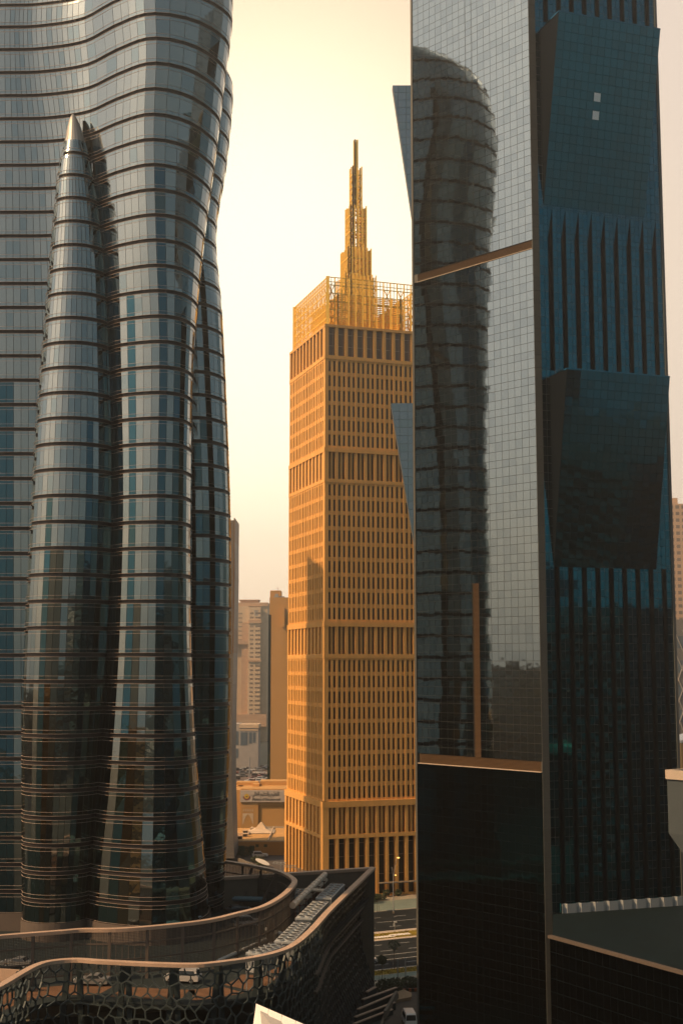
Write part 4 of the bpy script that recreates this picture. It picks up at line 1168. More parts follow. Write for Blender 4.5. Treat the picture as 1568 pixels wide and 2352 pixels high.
# crowded car park
lotcols = [('white', TWHITE), ('silver', paint('silver', (.38, .37, .36))), ('dark', paint('black', (.015, .017, .02))), ('white', TWHITE), ('red', paint('red', (.20, .035, .03))), ('white', TWHITE), ('grey', paint('grey', (.18, .18, .18)))]
ords = ['leftmost', 'second from the left', 'third from the left', 'fourth from the left', 'fifth from the left', 'sixth from the left', 'seventh from the left', 'eighth from the left', 'ninth from the left', 'tenth from the left', 'eleventh from the left', 'twelfth from the left']
lm_ = {}
lotrows = [('back row', 1764, [528 + 10.4 * i for i in range(9)]), ('second row', 1770, [526 + 10.2 * i for i in range(9)]), ('third row', 1777, [528 + 10.5 * i for i in range(5)] + [592, 603]),
           ('fourth row', 1784, [527 + 11 * i for i in range(4)] + [588, 600, 610]), ('fifth row', 1791, [529, 541, 580, 592, 605]), ('front row', 1797, [572, 584, 597, 609])]
rc_ = random.Random(8)
for rn, y, xs in lotrows:
    for i, x in enumerate(xs):
        cn_, mt = rc_.choice(lotcols); kd = rc_.choice(('saloon', 'suv', 'suv'))
        if (kd, mt.name) not in lm_:
            b, _, _, _ = car_meshes(kd, mt, one=True); lm_[(kd, mt.name)] = mesh_of(b, 'parked_car', [mt, CARGL, TYRE])
        pt = PZ(x + rc_.uniform(-1, 1), y + rc_.uniform(-.8, .8), 0); o = bpy.data.objects.new('parked_car', lm_[(kd, mt.name)]); C.objects.link(o)
        o.location = (pt.x, pt.y, .03); o.rotation_euler = (0, 0, R(rc_.choice((12, 192)) + rc_.uniform(-4, 4)))
        tag(o, '%s %s, %s in the %s of the car park' % (cn_, 'SUV' if kd == 'suv' else 'saloon', ords[i], rn), 'car', 'cars in the far car park')

# ================================================================== STREET FURNITURE AND PLANTS
def lamp():
    p = PZ(903, 2099, 0); t = thing('street_lamp', 'tall forked street lamp with glowing heads beside the far carriageway', 'street lamp', (p.x, p.y, .1))
    m = MB(); m.tube([(0, 0, 0), (0, 0, 3), (0, 0, 8.6)], [.14, .10, .08], 8); m.build('pole', STEEL, t)
    m = MB(); m.tube([(0, 0, 8.5), (.55, 0, 11.3), (.8, 0, 12.6), (1.2, 0, 12.8)], .05, 6); m.build('arm', STEEL, t)
    m = MB(); m.tube([(0, 0, 8.5), (-.3, 0, 10.6)], .05, 6); m.build('arm', STEEL, t)
    m = MB(); m.box(0, .45, -.12, .12, 8.75, 8.85); m.build('arm', STEEL, t)
    m = MB(); m.box(.95, 1.5, -.2, .2, 12.72, 12.9); m.build('lamp_head', LAMPM, t)
    m = MB(); m.box(.35, .75, -.15, .15, 8.72, 8.86); m.build('lamp_head', LAMPM, t)
    m = MB(); m.box(-.25, .25, -.25, .25, 0, .5); m.build('base', CONC, t)
lamp()
def slim_pole(label, x, y, h, cat='pole'):
    p = PZ(x, y, 0); t = thing('signal_pole', label, cat, (p.x, p.y, .1)); m = MB(); m.tube([(0, 0, 0), (0, 0, h)], .09, 7); m.build('pole', STEEL, t)
    m = MB(); m.box(-.16, .16, -.16, .16, h, h + .35); m.build('head', WHITEM, t)
slim_pole('dark steel post standing in the near grass strip', 913, 2264, 4.3)
slim_pole('pale post with a small lamp at the edge of the teal tower', 931, 2260, 4.2)
p = PZ(906, 2143, 0); t = thing('speed_camera', 'white speed camera box on a thin post on the grass median', 'camera', (p.x, p.y, .12))
m = MB(); m.tube([(0, 0, 0), (0, 0, 1.7)], .05, 6); m.build('post', STEEL, t)
m = MB(); m.box(-.3, .05, -.2, .2, 1.3, 1.9); m.build('camera_box', WHITEM, t)
m = MB(); m.box(-.2, .5, -.25, .25, 2.1, 2.35); m.build('solar_panel', WHITEM, t)
for lab, x, y, w_ in (('pale paving slab set in the median grass, left of the speed camera', 882, 2153.5, 2.4), ('pale paving slab set in the median grass, right of the speed camera', 918, 2148, 2.4)):
    p = PZ(x, y, 0); m = MB(); a, b = RD * w_, RN * 0.75
    m.hexa([tuple(p + s) for s in (-a - b, a - b, a + b, -a + b)], [tuple(p + s + Vector((0, 0, .2))) for s in (-a - b, a - b, a + b, -a + b)])
    tag(m.build('paving_slab', WHITEP, fix=True), lab, 'slab', 'pale slabs in the median')
def foliage(m, c, rx, ry, rz, n, size, rr):
    for _ in range(n):
        while True:
            v = Vector((rr.uniform(-1, 1), rr.uniform(-1, 1), rr.uniform(-1, 1)))
            if 0.15 < v.length < 1: break
        if rr.random() < .6: v = v.normalized() * rr.uniform(.72, 1.0)
        p = Vector(c) + Vector((v.x * rx, v.y * ry, v.z * rz)); a = Vector((rr.gauss(0, 1), rr.gauss(0, 1), rr.gauss(0, 1))).normalized(); b = a.orthogonal().normalized()
        s = size * rr.uniform(.6, 1.3); m.face([p - a * s, p + b * s * .6, p + a * s, p - b * s * .6])
rt_ = random.Random(21)
def ball_tree(label, x, y, h, r, loose=False):
    p = PZ(x, y, 0); t = thing('small_tree', label, 'tree', (p.x, p.y, .1), group='young street trees')
    m = MB(); m.tube([(0, 0, 0), (.03, 0, h * .5), (0, .02, h - r * .6)], [.06, .045, .03], 6); m.build('trunk', BARK, t)
    m = MB()
    for k in range(5): 
        an = k * 1.26; m.bar((0, 0, h - r * 1.2), (math.cos(an) * r * .6, math.sin(an) * r * .6, h), 0.03)
    m.build('branch', BARK, t)
    m = MB(); foliage(m, (0, 0, h), r, r, r * (.9 if not loose else .8), 380 if not loose else 150, .17 if not loose else .2, rt_); m.build('crown', LEAF, t)
    m = MB()
    for sx in (-.5, .5): m.bar((sx, 0, 0), (sx * .9, 0, 1.5), .05)
    m.build('stake', BARK, t)
ball_tree('round clipped young tree on stakes beside the near pavement', 877, 2257, 4.0, .95)
ball_tree('thin sparse young tree between road and grass', 905, 2228, 4.6, 1.2, True)
ball_tree('round clipped young tree on the far pavement', 866, 2095, 3.4, .85)
def shrub(label, x, y, r, h, z=0.05, n=320, group=None, xyz=None):
    p = PZ(x, y, z) if xyz is None else Vector(xyz); t = thing('shrub', label, 'shrub', (p.x, p.y, p.z), group=group)
    m = MB(); foliage(m, (0, 0, h * .55), r, r, h * .5, n, .2, rt_); m.build('foliage', LEAF, t)
    m = MB()
    for k in range(5): m.bar((0, 0, 0), (math.cos(k * 1.3) * r * .6, math.sin(k * 1.3) * r * .6, h * .7), .05)
    m.build('stem', BARK, t)
shrub('round dark bush beside the white SUV at the columns', 940, 2048, .8, 1.6)
shrub('small round bush right of the white SUV bonnet', 924, 2046, .6, 1.3)
shrub('dark round bush left of the lamp pole, by the service road', 887, 2059, 1.0, 1.7)
shrub('dark round bush right of the lamp pole, by the service road', 914, 2058, .9, 1.6)
shrub('spreading dark bush on the sandy bed behind the podium tip', 852, 2074, 2.2, 2.2, n=600)
shrub('low dark bush casting shadow on the sandy bed', 872, 2068, 1.6, 1.4, n=420)
shrub('bushy hedge clump nearest the ramp, in the planter', 884, 2285, 1.7, 2.6, n=700, group='planter hedge by the driveway')
shrub('middle hedge clump of the driveway planter', 908, 2276, 1.6, 2.2, n=600, group='planter hedge by the driveway')
shrub('hedge clump of the driveway planter touching the teal tower', 940, 2270, 1.7, 2.0, n=600, group='planter hedge by the driveway')
shrub('dark hedge beside the grey panel tower and street cars', 563, 1968, 2.4, 3.0, n=700, group='street hedge')
shrub('low dark hedge along the sloping kerb wall', 590, 1982, 2.2, 1.8, n=600, group='street hedge')
shrub('small dark hedge behind the white awning', 603, 1992, 1.8, 1.6, n=450, group='street hedge')
# planter, kerb and driveway at the bottom right
def poly_sheet(name, pts, z, mt, zb=None):
    q = [PZ(x, y, z) for x, y in pts]; m = MB()
    if zb is None: m.face([tuple(v) for v in q]); return m.build(name, mt, fix=True)
    m.prism([(v.x, v.y) for v in q], zb, z); return m.build(name, mt, fix=True)
struct(poly_sheet('driveway', [(868, 2420), (892, 2310), (930, 2272), (975, 2262), (1010, 2300), (1010, 2420)], 0.03, DRIVE))
o = poly_sheet('planter', [(886, 2288), (926, 2272), (945, 2280), (944, 2290), (905, 2297)], .55, SAND, 0.0); tag(o, 'kerbed sandy planter wedge between ramp and driveway', 'planter')
o = poly_sheet('kerb_wall', [(872, 2352), (892, 2298), (897, 2298), (878, 2352)], .5, CONC, 0.0); tag(o, 'low concrete kerb wall along the driveway', 'wall')
m = MB(); 
for k in range(6):
    p, q = PZ(918 + 6.5 * k, 2275 - .3 * k, .3), PZ(918 + 6.5 * (k + 1), 2275 - .3 * (k + 1), .3); m.bar(p, q, .3, .5, k % 2)
tag(m.build('striped_kerb', [BLACK, mat('kerb_red', (.35, .09, .03), .7)]), 'black and orange striped kerb by the planter hedge', 'kerb')
m = MB()
RW = thing('ramp_walls', 'dark stepped ramp walls with warm copings below the podium prow', 'ramp', tuple(PZ(860, 2300, 0)))
ri = Matrix.Translation(-Vector(RW.location))
for (x0, y0, x1, y1, h, th) in ((842, 2278, 862, 2267, 2.0, .4), (832, 2296, 910, 2268, 1.6, .4), (822, 2318, 912, 2280, 1.5, .4), (815, 2336, 906, 2302, 1.2, .4), (812, 2352, 900, 2318, .9, .35)):
    a, b = PZ(x0, y0, h), PZ(x1, y1, h); m = MB(); m.bar((a.x, a.y, h / 2 - .1), (b.x, b.y, h / 2 - .1), th, h - .05); o = m.build('ramp_wall', DARKC, RW); o.matrix_parent_inverse = ri
    m = MB(); m.bar((a.x, a.y, h), (b.x, b.y, h), th + .15, .16); o = m.build('coping', RIM, RW); o.matrix_parent_inverse = ri
a, b = PZ(910, 2284, 1.2), PZ(884, 2330, 1.2); m = MB(); m.bar(a, b, .5, 1.2); o = m.build('end_wall', CONC, RW); o.matrix_parent_inverse = ri
for lab, x in (('black bent bollard pipe left of its twin by the ramp', 858), ('black bent bollard pipe right of its twin by the ramp', 868)):
    p = PZ(x, 2270, 0); m = MB(); m.tube([(p.x, p.y, 0), (p.x, p.y, 1.1), (p.x + .15, p.y, 1.3), (p.x + .5, p.y, 1.3)], .09, 6); tag(m.build('bollard', BLACK), lab, 'bollard', 'bent bollards by the ramp')
# white panelled canopy corner in the foreground
WC = thing('white_canopy', 'white panelled canopy corner rising into the bottom edge', 'canopy', tuple(P(640, 2352, 118)))
wi_ = Matrix.Translation(-Vector(WC.location))
ap = P(588, 2305, 120); r1 = P(820, 2405, 104); l1 = P(572, 2420, 112); l0 = P(640, 2500, 98)
m = MB(); n_ = 7
for k in range(n_):
    a, b = ap.lerp(r1, k / n_), ap.lerp(r1, (k + 1) / n_); c, d = l1.lerp(l0 + (r1 - ap) * .6, (k + 1) / n_), l1.lerp(l0 + (r1 - ap) * .6, k / n_)
    g = (b - a) * .012; m.face([a + g, d + g, c - g, b - g])
o = m.build('roof_panel', WHITEP, WC, fix=True); o.matrix_parent_inverse = wi_
m = MB(); dn = Vector((0, 0, -.15)); q = [ap, r1, l0 + (r1 - ap) * .6, l1]
m.face([v + dn for v in q]); 
for a, b in zip(q, q[1:] + q[:1]): m.face([a + dn, b + dn, b + Vector((0, 0, -1.0)), a + Vector((0, 0, -1.0))])
o = m.build('fascia', GREYB, WC); o.matrix_parent_inverse = wi_
cq = (ap + r1 + l1 + l0) / 4
m = MB(); m.tube([(cq.x, cq.y, 0), (cq.x, cq.y, cq.z - 1.0)], .6, 10); o = m.build('column', CONC, WC); o.matrix_parent_inverse = wi_

# ================================================================== DISTANT BUILDINGS (gap between the towers)
def grid_windows(t, inv, fr, spec, mt=HAZEW, limit=96):
    items = []
    for a, wd, z, h in spec: items.append((a, wd, z, h))
    rest = MB()
    for i, (a, wd, z, h) in enumerate(items):
        if i < limit:
            m = MB(); m.fbox(fr, a, a + wd, -.05, .08, z, z + h); o = m.build('window', mt, t); o.matrix_parent_inverse = inv
        else: rest.fbox(fr, a, a + wd, -.05, .08, z, z + h)
    if rest.v: o = rest.build('window', mt, t); o.matrix_parent_inverse = inv; o['kind'] = 'stuff'
# hazy apartment tower
dA = 1000.0; U = dA / F
AP = thing('apartment_tower', 'hazy pale apartment tower with rows of small windows, farthest in the gap', 'tower', (xat(572, dA, H), dA + 15, 0)); ai = Matrix.Translation(-Vector(AP.location))
fx_ = wall_frame((xat(505, dA, H), dA, 0), 90.0)
ax = lambda x: (x - 505) * U * 1.0
za = lambda y: zat(y, dA)
def ap(m, name, mt): o = m.build(name, mt, AP); o.matrix_parent_inverse = ai; return o
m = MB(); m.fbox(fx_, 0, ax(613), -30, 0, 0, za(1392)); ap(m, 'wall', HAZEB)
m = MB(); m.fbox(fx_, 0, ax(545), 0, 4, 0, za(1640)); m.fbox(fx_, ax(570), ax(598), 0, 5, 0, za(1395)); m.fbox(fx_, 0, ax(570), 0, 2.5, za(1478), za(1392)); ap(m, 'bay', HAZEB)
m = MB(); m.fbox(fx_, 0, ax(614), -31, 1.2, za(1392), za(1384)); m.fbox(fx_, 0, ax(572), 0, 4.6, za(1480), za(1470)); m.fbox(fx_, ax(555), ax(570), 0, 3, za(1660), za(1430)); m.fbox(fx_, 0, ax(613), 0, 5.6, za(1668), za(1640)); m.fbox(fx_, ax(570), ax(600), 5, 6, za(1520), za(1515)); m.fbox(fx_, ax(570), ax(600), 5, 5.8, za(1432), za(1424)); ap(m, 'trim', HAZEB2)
m = MB(); m.hexa([fx_(ax(552), -4, za(1386)), fx_(ax(588), -4, za(1386)), fx_(ax(588), -14, za(1386)), fx_(ax(552), -14, za(1386))], [fx_(ax(546), -2, za(1377)), fx_(ax(594), -2, za(1377)), fx_(ax(594), -16, za(1377)), fx_(ax(546), -16, za(1377))]); ap(m, 'roof_pavilion', HAZEB2)
fy = lambda n: wall_frame(fx_(0, n, 0), 90.0)
spec = []
for k in range(24):
    y = 1407 + 10.0 * k
    if y > 1640: break
    spec += [(ax(574.5), 1.0, za(y + 4), 1.3), (ax(578.5), 1.0, za(y + 4), 1.3), (ax(586.5), 1.8, za(y + 4), 1.3), (ax(592.5), 1.7, za(y + 4), 1.3)]
grid_windows(AP, ai, fy(5.02), spec, limit=92)
m = MB()
for k in range(7):
    y = 1407 + 10.0 * k
    for x in (537, 542.5, 547.5, 552.0): m.fbox(fx_, ax(x), ax(x) + 1.1, 2.55, 2.62, za(y + 4), za(y + 1))
for x in (529, 533.5, 538, 542.5): m.fbox(fx_, ax(x), ax(x) + .75, 4.02, 4.1, za(1655), za(1482))
o = ap(m, 'window', HAZEW); o['kind'] = 'stuff'
m = MB(); m.fbox(fx_, ax(584), ax(592), 5.0, 5.06, za(1415), za(1402)); ap(m, 'roof_sign', GREYB)
# grey balcony building
dG = 735.0
GB = thing('balcony_building', 'pale grey low building with big windows and a roof balcony beyond the car park', 'building', (xat(570, dG, 20), dG + 10, 0)); gi_ = Matrix.Translation(-Vector(GB.location))
fg = wall_frame((xat(505, dG, 20), dG, 0), 90); U = dG / F; gx = lambda x: (x - 505) * U; zg = lambda y: zat(y, dG)
def gp(m, n, mt): o = m.build(n, mt, GB); o.matrix_parent_inverse = gi_; return o
m = MB(); m.fbox(fg, 0, gx(550), -18, -2.2, 0, zg(1663)); m.fbox(fg, gx(550), gx(592), -18, 0, 0, zg(1672)); gp(m, 'wall', GREYB)
m = MB(); m.fbox(fg, gx(549), gx(593), -18, .6, zg(1672), zg(1664)); m.fbox(fg, gx(550), gx(592), -18, .3, zg(1678), zg(1675)); gp(m, 'balcony_slab', HAZEB)
m = MB()
for k in range(16): m.bar(fg(gx(550) + k * (gx(592) - gx(550)) / 15, .4, zg(1664)), fg(gx(550) + k * (gx(592) - gx(550)) / 15, .4, zg(1655)), .16)
m.bar(fg(gx(550), .4, zg(1655)), fg(gx(592), .4, zg(1655)), .2); gp(m, 'balcony_railing', HAZEB)
for x0, x1, y0, y1, n in ((532, 539, 1680, 1712, -2.2), (541, 547, 1680, 1712, -2.2), (532, 539, 1720, 1742, -2.2), (541, 547, 1720, 1742, -2.2), (552, 568, 1682, 1712, 0), (571, 578, 1682, 1708, 0), (580, 586, 1682, 1706, 0)):
    m = MB(); m.fbox(fg, gx(x0), gx(x1), n, n + .12, zg(y1), zg(y0)); gp(m, 'window', BLUEW)
# ochre slab tower
dO = 560.0
OS = thing('ochre_slab_tower', 'windowless ochre slab tower with a dark glazed edge, just left of the sandstone tower', 'tower', (xat(640, dO, H), dO + 10, 0)); oi = Matrix.Translation(-Vector(OS.location))
fo = wall_frame((xat(616, dO, H), dO, 0), 90); U = dO / F; ox = lambda x: (x - 616) * U; zo = lambda y: zat(y, dO)
def op(m, n, mt): o = m.build(n, mt, OS); o.matrix_parent_inverse = oi; return o
m = MB(); m.fbox(fo, 0.4, ox(672), -22, 0, 0, zo(1372)); op(m, 'wall', OCHRE)
m = MB(); m.fbox(fo, 0.4, ox(643), -14, -4, zo(1372), zo(1355)); op(m, 'roof_block', OCHRE)
m = MB(); m.fbox(fo, 0.0, 1.1, -20, 0.05, 0, zo(1412)); op(m, 'dark_glazing', G_SMOKE)
m = MB(); m.fbox(fo, ox(646), ox(653), 0, 1.2, zo(1440), zo(1396)); op(m, 'balcony_shaft', OCHRE2)
m = MB(); m.fbox(fo, ox(627), ox(652), -2, -1.6, zo(1372), zo(1369)); m.bar(fo(ox(636), -4, zo(1355)), fo(ox(636), -4, zo(1346)), .15); m.bar(fo(ox(632), -4, zo(1350)), fo(ox(639), -4, zo(1350)), .12); op(m, 'roof_aerial', STEEL)
m = MB(); m.fbox(fo, ox(630), ox(638), -1.2, -.4, zo(1372), zo(1364)); op(m, 'roof_unit', STEEL)
# grey panel tower peeping past the curved tower
PT = thing('panel_tower', 'narrow grey panelled tower edge flaring at its foot behind the curved tower', 'tower', (xat(520, 388, 30), 394, 0)); pi_ = Matrix.Translation(-Vector(PT.location))
dP = 388.0; prof = [(539, 1195), (539, 1330), (536, 1500), (532, 1720), (532.5, 1800), (536, 1930), (538.5, 1972)]
m = MB(); hi_ = MB()
for (xa, ya), (xb, yb) in zip(prof, prof[1:]):
    z1, z0 = zat(ya, dP), zat(yb, dP); z0 = max(z0, 0); A, B = xat(xa, dP, z1), xat(xb, dP, z0)
    n = 6
    for k in range(n):
        f0, f1 = k / n, (k + 1) / n; zt2, zb2 = z1 + (z0 - z1) * f0, z1 + (z0 - z1) * f1 + .06; xt, xb_ = A + (B - A) * f0, A + (B - A) * f1
        m.hexa([(xb_ - 14, dP, zb2), (xb_, dP, zb2), (xb_, dP + 16, zb2), (xb_ - 14, dP + 16, zb2)], [(xt - 14, dP, zt2), (xt, dP, zt2), (xt, dP + 16, zt2), (xt - 14, dP + 16, zt2)])
o = m.build('cladding', PANELG, PT); o.matrix_parent_inverse = pi_
m = MB(); x9 = xat(539.5, dP, zat(1195, dP)); m.box(x9 - .3, x9, dP - .3, dP + 16.3, zat(1500, dP), zat(1190, dP)); o = m.build('edge_fin', LOUVRE, PT); o.matrix_parent_inverse = pi_
# ministry building with its sign
dM = 470.0
MN = thing('ministry_building', 'ochre ministry building with a long lettered sign board over an arched niche', 'building', (xat(600, dM, 5), dM + 12, 0)); mi_ = Matrix.Translation(-Vector(MN.location))
fm = wall_frame((xat(525, dM, 10), dM, 0), 90); U = dM / F; mx_ = lambda x: (x - 525) * U; zm = lambda y: zat(y, dM)
def mp_(m, n, mt): o = m.build(n, mt, MN); o.matrix_parent_inverse = mi_; return o
m = MB(); m.fbox(fm, 0, mx_(552), -22, -.9, 0, zm(1815)); m.fbox(fm, mx_(552), mx_(690), -22, -.6, 0, zm(1812)); mp_(m, 'wall', OCHRE2)
m = MB(); m.fbox(fm, mx_(590), mx_(690), -22, -14, zm(1812), zm(1812) + 1.5); m.fbox(fm, mx_(535), mx_(585), -20, -14, zm(1812), zm(1812) + 1.1); m.fbox(fm, mx_(575), mx_(590), -14, -9, zm(1812), zm(1812) + .9); mp_(m, 'roof_block', OCHRE2)
m = MB(); m.fbox(fm, mx_(552), mx_(592), -.6, 0, 0, zm(1840)); m.fbox(fm, mx_(592), mx_(690), -.6, -.1, zm(1850), zm(1840)); mp_(m, 'pier', OCHRE)
m = MB(); m.fbox(fm, mx_(551), mx_(690), -.4, .5, zm(1842), zm(1815)); sb = mp_(m, 'sign_board', SIGNB)
z0_, z1_n = zm(1897), zm(1868)
m = MB(); pts = [(mx_(557), z1_n), (mx_(581), z1_n)]; cx_, hw_ = mx_(569), (mx_(581) - mx_(557)) / 2
outer = [(mx_(557), zm(1893)), (mx_(557), z1_n), (mx_(581), z1_n), (mx_(581), zm(1893))]
arch = [(cx_ + hw_ * .9 * (1 - t) * (1 if s else -1), zm(1893) + (zm(1871) - zm(1893)) * (1 - (1 - t) ** 1.8)) for s in (1,) for t in [i / 8 for i in range(9)]]
archl = [(2 * cx_ - a, z) for a, z in arch]
pl = [outer[3]] + arch + list(reversed(archl[:-1])) + [outer[0], outer[1], outer[2]]
m.face([fm(a, .06, z) for a, z in pl]); mp_(m, 'arched_niche', HAZEB)
m = MB()
for k in range(5): m.fbox(fm, mx_(558.5 + 5 * k), mx_(560.5 + 5 * k), 0.02, .08, zm(1864), zm(1858))
for k in range(6): m.fbox(fm, mx_(558.5 + 4 * k), mx_(559.3 + 4 * k), 0.02, .08, zm(1854), zm(1851))
m.fbox(fm, mx_(575), mx_(690), -.58, -.5, zm(1903), zm(1898)); mp_(m, 'ornament', HAZEB)
def text(body, size, a, z, wide, name):
    cu = bpy.data.curves.new(name, 'FONT'); cu.body = body; cu.size = size; cu.extrude = .03; cu.align_x = 'LEFT'
    o = bpy.data.objects.new(name, cu); C.objects.link(o); bpy.context.view_layer.update()
    me = bpy.data.meshes.new_from_object(o); bpy.data.objects.remove(o)
    xs = [v.co.x for v in me.vertices]; 
    if not xs: return
    x0, x1 = min(xs), max(xs); k = wide / (x1 - x0); p = fm(a, .55, z)
    for v in me.vertices: x, y, zz2 = v.co; v.co = (p.x + (x - x0) * k, p.y - zz2, p.z + y)
    me.materials.clear(); me.materials.append(LETTER); q = bpy.data.objects.new(name, me); C.objects.link(q); q.parent = sb; q.matrix_parent_inverse = Matrix.Identity(4)
    sm_.append(q)
sm_ = []
FORMS = {'ا': ('\ufe8d', '\ufe8e', None, None), 'ل': ('\ufedd', '\ufede', '\ufedf', '\ufee0'), 'ت': ('\ufe95', '\ufe96', '\ufe97', '\ufe98'), 'ع': ('\ufec9', '\ufeca', '\ufecb', '\ufecc'), 'ي': ('\ufef1', '\ufef2', '\ufef3', '\ufef4'), 'م': ('\ufee1', '\ufee2', '\ufee3', '\ufee4'), 'و': ('\ufeed', '\ufeee', None, None)}
def shape(word):
    out = []
    for i, ch_ in enumerate(word):
        if ch_ not in FORMS: out.append(ch_); continue
        prev = i > 0 and word[i - 1] in FORMS and FORMS[word[i - 1]][2]; nxt = i < len(word) - 1 and word[i + 1] in FORMS and FORMS[ch_][2]
        f = FORMS[ch_]; out.append(f[3] if prev and nxt else f[1] if prev else f[2] if nxt else f[0])
    return ''.join(reversed(out))
text(shape('التعليم والتعليم العالي'), 2.0, mx_(578), zm(1827), mx_(638) - mx_(578), 'arabic_lettering')
text('Ministry of Education and', 1.25, mx_(579), zm(1838), mx_(641) - mx_(579), 'latin_lettering')
m = MB(); c = fm(mx_(566), .5, zm(1828.5))
def ring_arc(m, c, r0, r1, a0, a1, mi, n=16, y=-.04):
    for k in range(n):
        t0, t1 = a0 + (a1 - a0) * k / n, a0 + (a1 - a0) * (k + 1) / n
        m.face([(c.x + r0 * math.cos(t0), c.y + y, c.z + r0 * math.sin(t0)), (c.x + r1 * math.cos(t0), c.y + y, c.z + r1 * math.sin(t0)), (c.x + r1 * math.cos(t1), c.y + y, c.z + r1 * math.sin(t1)), (c.x + r0 * math.cos(t1), c.y + y, c.z + r0 * math.sin(t1))], mi)
ring_arc(m, c, 0, .88, 0, 6.2832, 0, 20); ring_arc(m, c, .9, 1.4, 0.1, 3.04, 1); ring_arc(m, c, .9, 1.4, 3.2, 6.22, 2)
m.face([(c.x - .5, c.y - .06, c.z - .1), (c.x + .1, c.y - .06, c.z - .45), (c.x + .5, c.y - .06, c.z + .25), (c.x + .1, c.y - .06, c.z)], 3)
o = m.build('emblem', [YELLOW, SIGNB, MAROON, LETTER], sb, fix=True); o.matrix_parent_inverse = Matrix.Identity(4)
# low flat-roofed annex with green doors
dL = 404.0
LB = thing('flat_roofed_house', 'low flat-roofed building with green doors and a pale tented skylight', 'building', (xat(590, dL, 2), dL + 15, 0)); li = Matrix.Translation(-Vector(LB.location))
fb = wall_frame((xat(520, dL, 2), dL, 0), 90); U = dL / F; lx = lambda x: (x - 520) * U; zL = lambda y: zat(y, dL)
def lp(m, n, mt): o = m.build(n, mt, LB); o.matrix_parent_inverse = li; return o
m = MB(); m.fbox(fb, 0, lx(690), -34, 0, 0, 4.0); lp(m, 'wall', OCHRE2)
m = MB(); m.fbox(fb, 0, lx(690), -.3, 0.003, 4.0, 4.45); m.fbox(fb, lx(612), lx(614), -34, -.31, 4.002, 4.6); m.fbox(fb, lx(560), lx(562), -34, -16, 4.002, 4.6); m.fbox(fb, 0, lx(560), -17, -16.4, 4.002, 4.6); lp(m, 'parapet', HAZEB)
for x0, x1, zt2 in ((534, 560, 2.9), (572, 583, 2.9)):
    m = MB(); m.fbox(fb, lx(x0), lx(x1), 0, .1, 0.0, zt2); lp(m, 'green_door', GREENP)
for x0, x1 in ((585.5, 592.5), (604, 611.5)):
    m = MB(); m.fbox(fb, lx(x0), lx(x1), 0, .08, 2.5, 3.3); lp(m, 'window', GREENP)
m = MB(); c = fb(lx(587), -24, 4.0); m.hexa([(c.x - 4.5, c.y - 5, 4.2), (c.x + 4.5, c.y - 5, 4.2), (c.x + 4.5, c.y + 5, 4.2), (c.x - 4.5, c.y + 5, 4.2)], [(c.x - 1.8, c.y - 2, 5.2), (c.x + 1.8, c.y - 2, 5.2), (c.x + 1.8, c.y + 2, 5.2), (c.x - 1.8, c.y + 2, 5.2)])
m.hexa([(c.x - 1.8, c.y - 2, 5.2), (c.x + 1.8, c.y - 2, 5.2), (c.x + 1.8, c.y + 2, 5.2), (c.x - 1.8, c.y + 2, 5.2)], [(c.x - .2, c.y - .2, 7.2), (c.x + .2, c.y - .2, 7.2), (c.x + .2, c.y + .2, 7.2), (c.x - .2, c.y + .2, 7.2)])
lp(m, 'tent_skylight', HAZEB)
for k, (x, n) in enumerate(((546, -6), (552, -20), (566, -26), (556, -12))):
    m = MB(); q = fb(lx(x), n, 4.0); m.box(q.x - .9, q.x + .9, q.y - .7, q.y + .7, 4.02, 5.1); m.box(q.x - .7, q.x + .7, q.y - .74, q.y - .7, 4.2, 4.9, 1); lp(m, 'roof_unit', [HAZEB, BLACK])
# street sheets of the far blocks
struct(poly_sheet('street', [(440, 2030), (700, 2030), (700, 1953), (440, 1953)], 0.008, mat('worn_asphalt', (.10, .085, .075), .9, var=.2, vscale=.2)))
struct(poly_sheet('car_park', [(470, 1812), (690, 1812), (690, 1758), (470, 1758)], 0.02, mat('dusty_asphalt', (.16, .12, .10), .9, var=.2, vscale=.1)))
# billboard, marker post, awning, roadside wall
p = PZ(573, 1789, 0); t = thing('billboard', 'dark blank billboard on a tall pole in the car park', 'billboard', (p.x, p.y, 0))
m = MB(); m.tube([(0, 0, 0), (0, 0, 14)], .28, 8); m.build('pole', STEEL, t)
m = MB(); m.box(-2.9, 2.9, -.3, .3, zat(1740, p.y), zat(1727, p.y)); m.build('panel', GREYB, t)
p = PZ(640, 1953, 0); t = thing('marker_post', 'short white and maroon marker post at the kerb', 'post', (p.x, p.y, 0))
m = MB(); m.box(-.32, .32, -.2, .2, 0, 1.5); m.build('base', WHITEP, t); m = MB(); m.box(-.25, .25, -.15, .15, 1.5, 2.8); m.build('top', MAROON, t)
p = PZ(604, 1994, 0); t = thing('white_awning', 'tilted white rounded awning beside the street hedge', 'awning', (p.x, p.y, 0))
m = MB()
N_ = 14; top = [(1.9 * math.cos(2 * math.pi * k / N_) * (1.15 if math.cos(2 * math.pi * k / N_) < 0 else 1), .7 * math.sin(2 * math.pi * k / N_), 1.8 - 1.0 * math.cos(2 * math.pi * k / N_) * .8 + .5 * math.sin(2 * math.pi * k / N_)) for k in range(N_)]
m.face([(x, y, z) for x, y, z in top]); m.face([(x, y, z - .12) for x, y, z in reversed(top)])
for k in range(N_): a, b = top[k], top[(k + 1) % N_]; m.face([a, (a[0], a[1], a[2] - .12), (b[0], b[1], b[2] - .12), b])
m.build('canopy', WHITEP, t, fix=True)
m = MB(); m.tube([(0, .3, 0), (0, .3, 1.7)], .08, 6); m.build('post', STEEL, t)
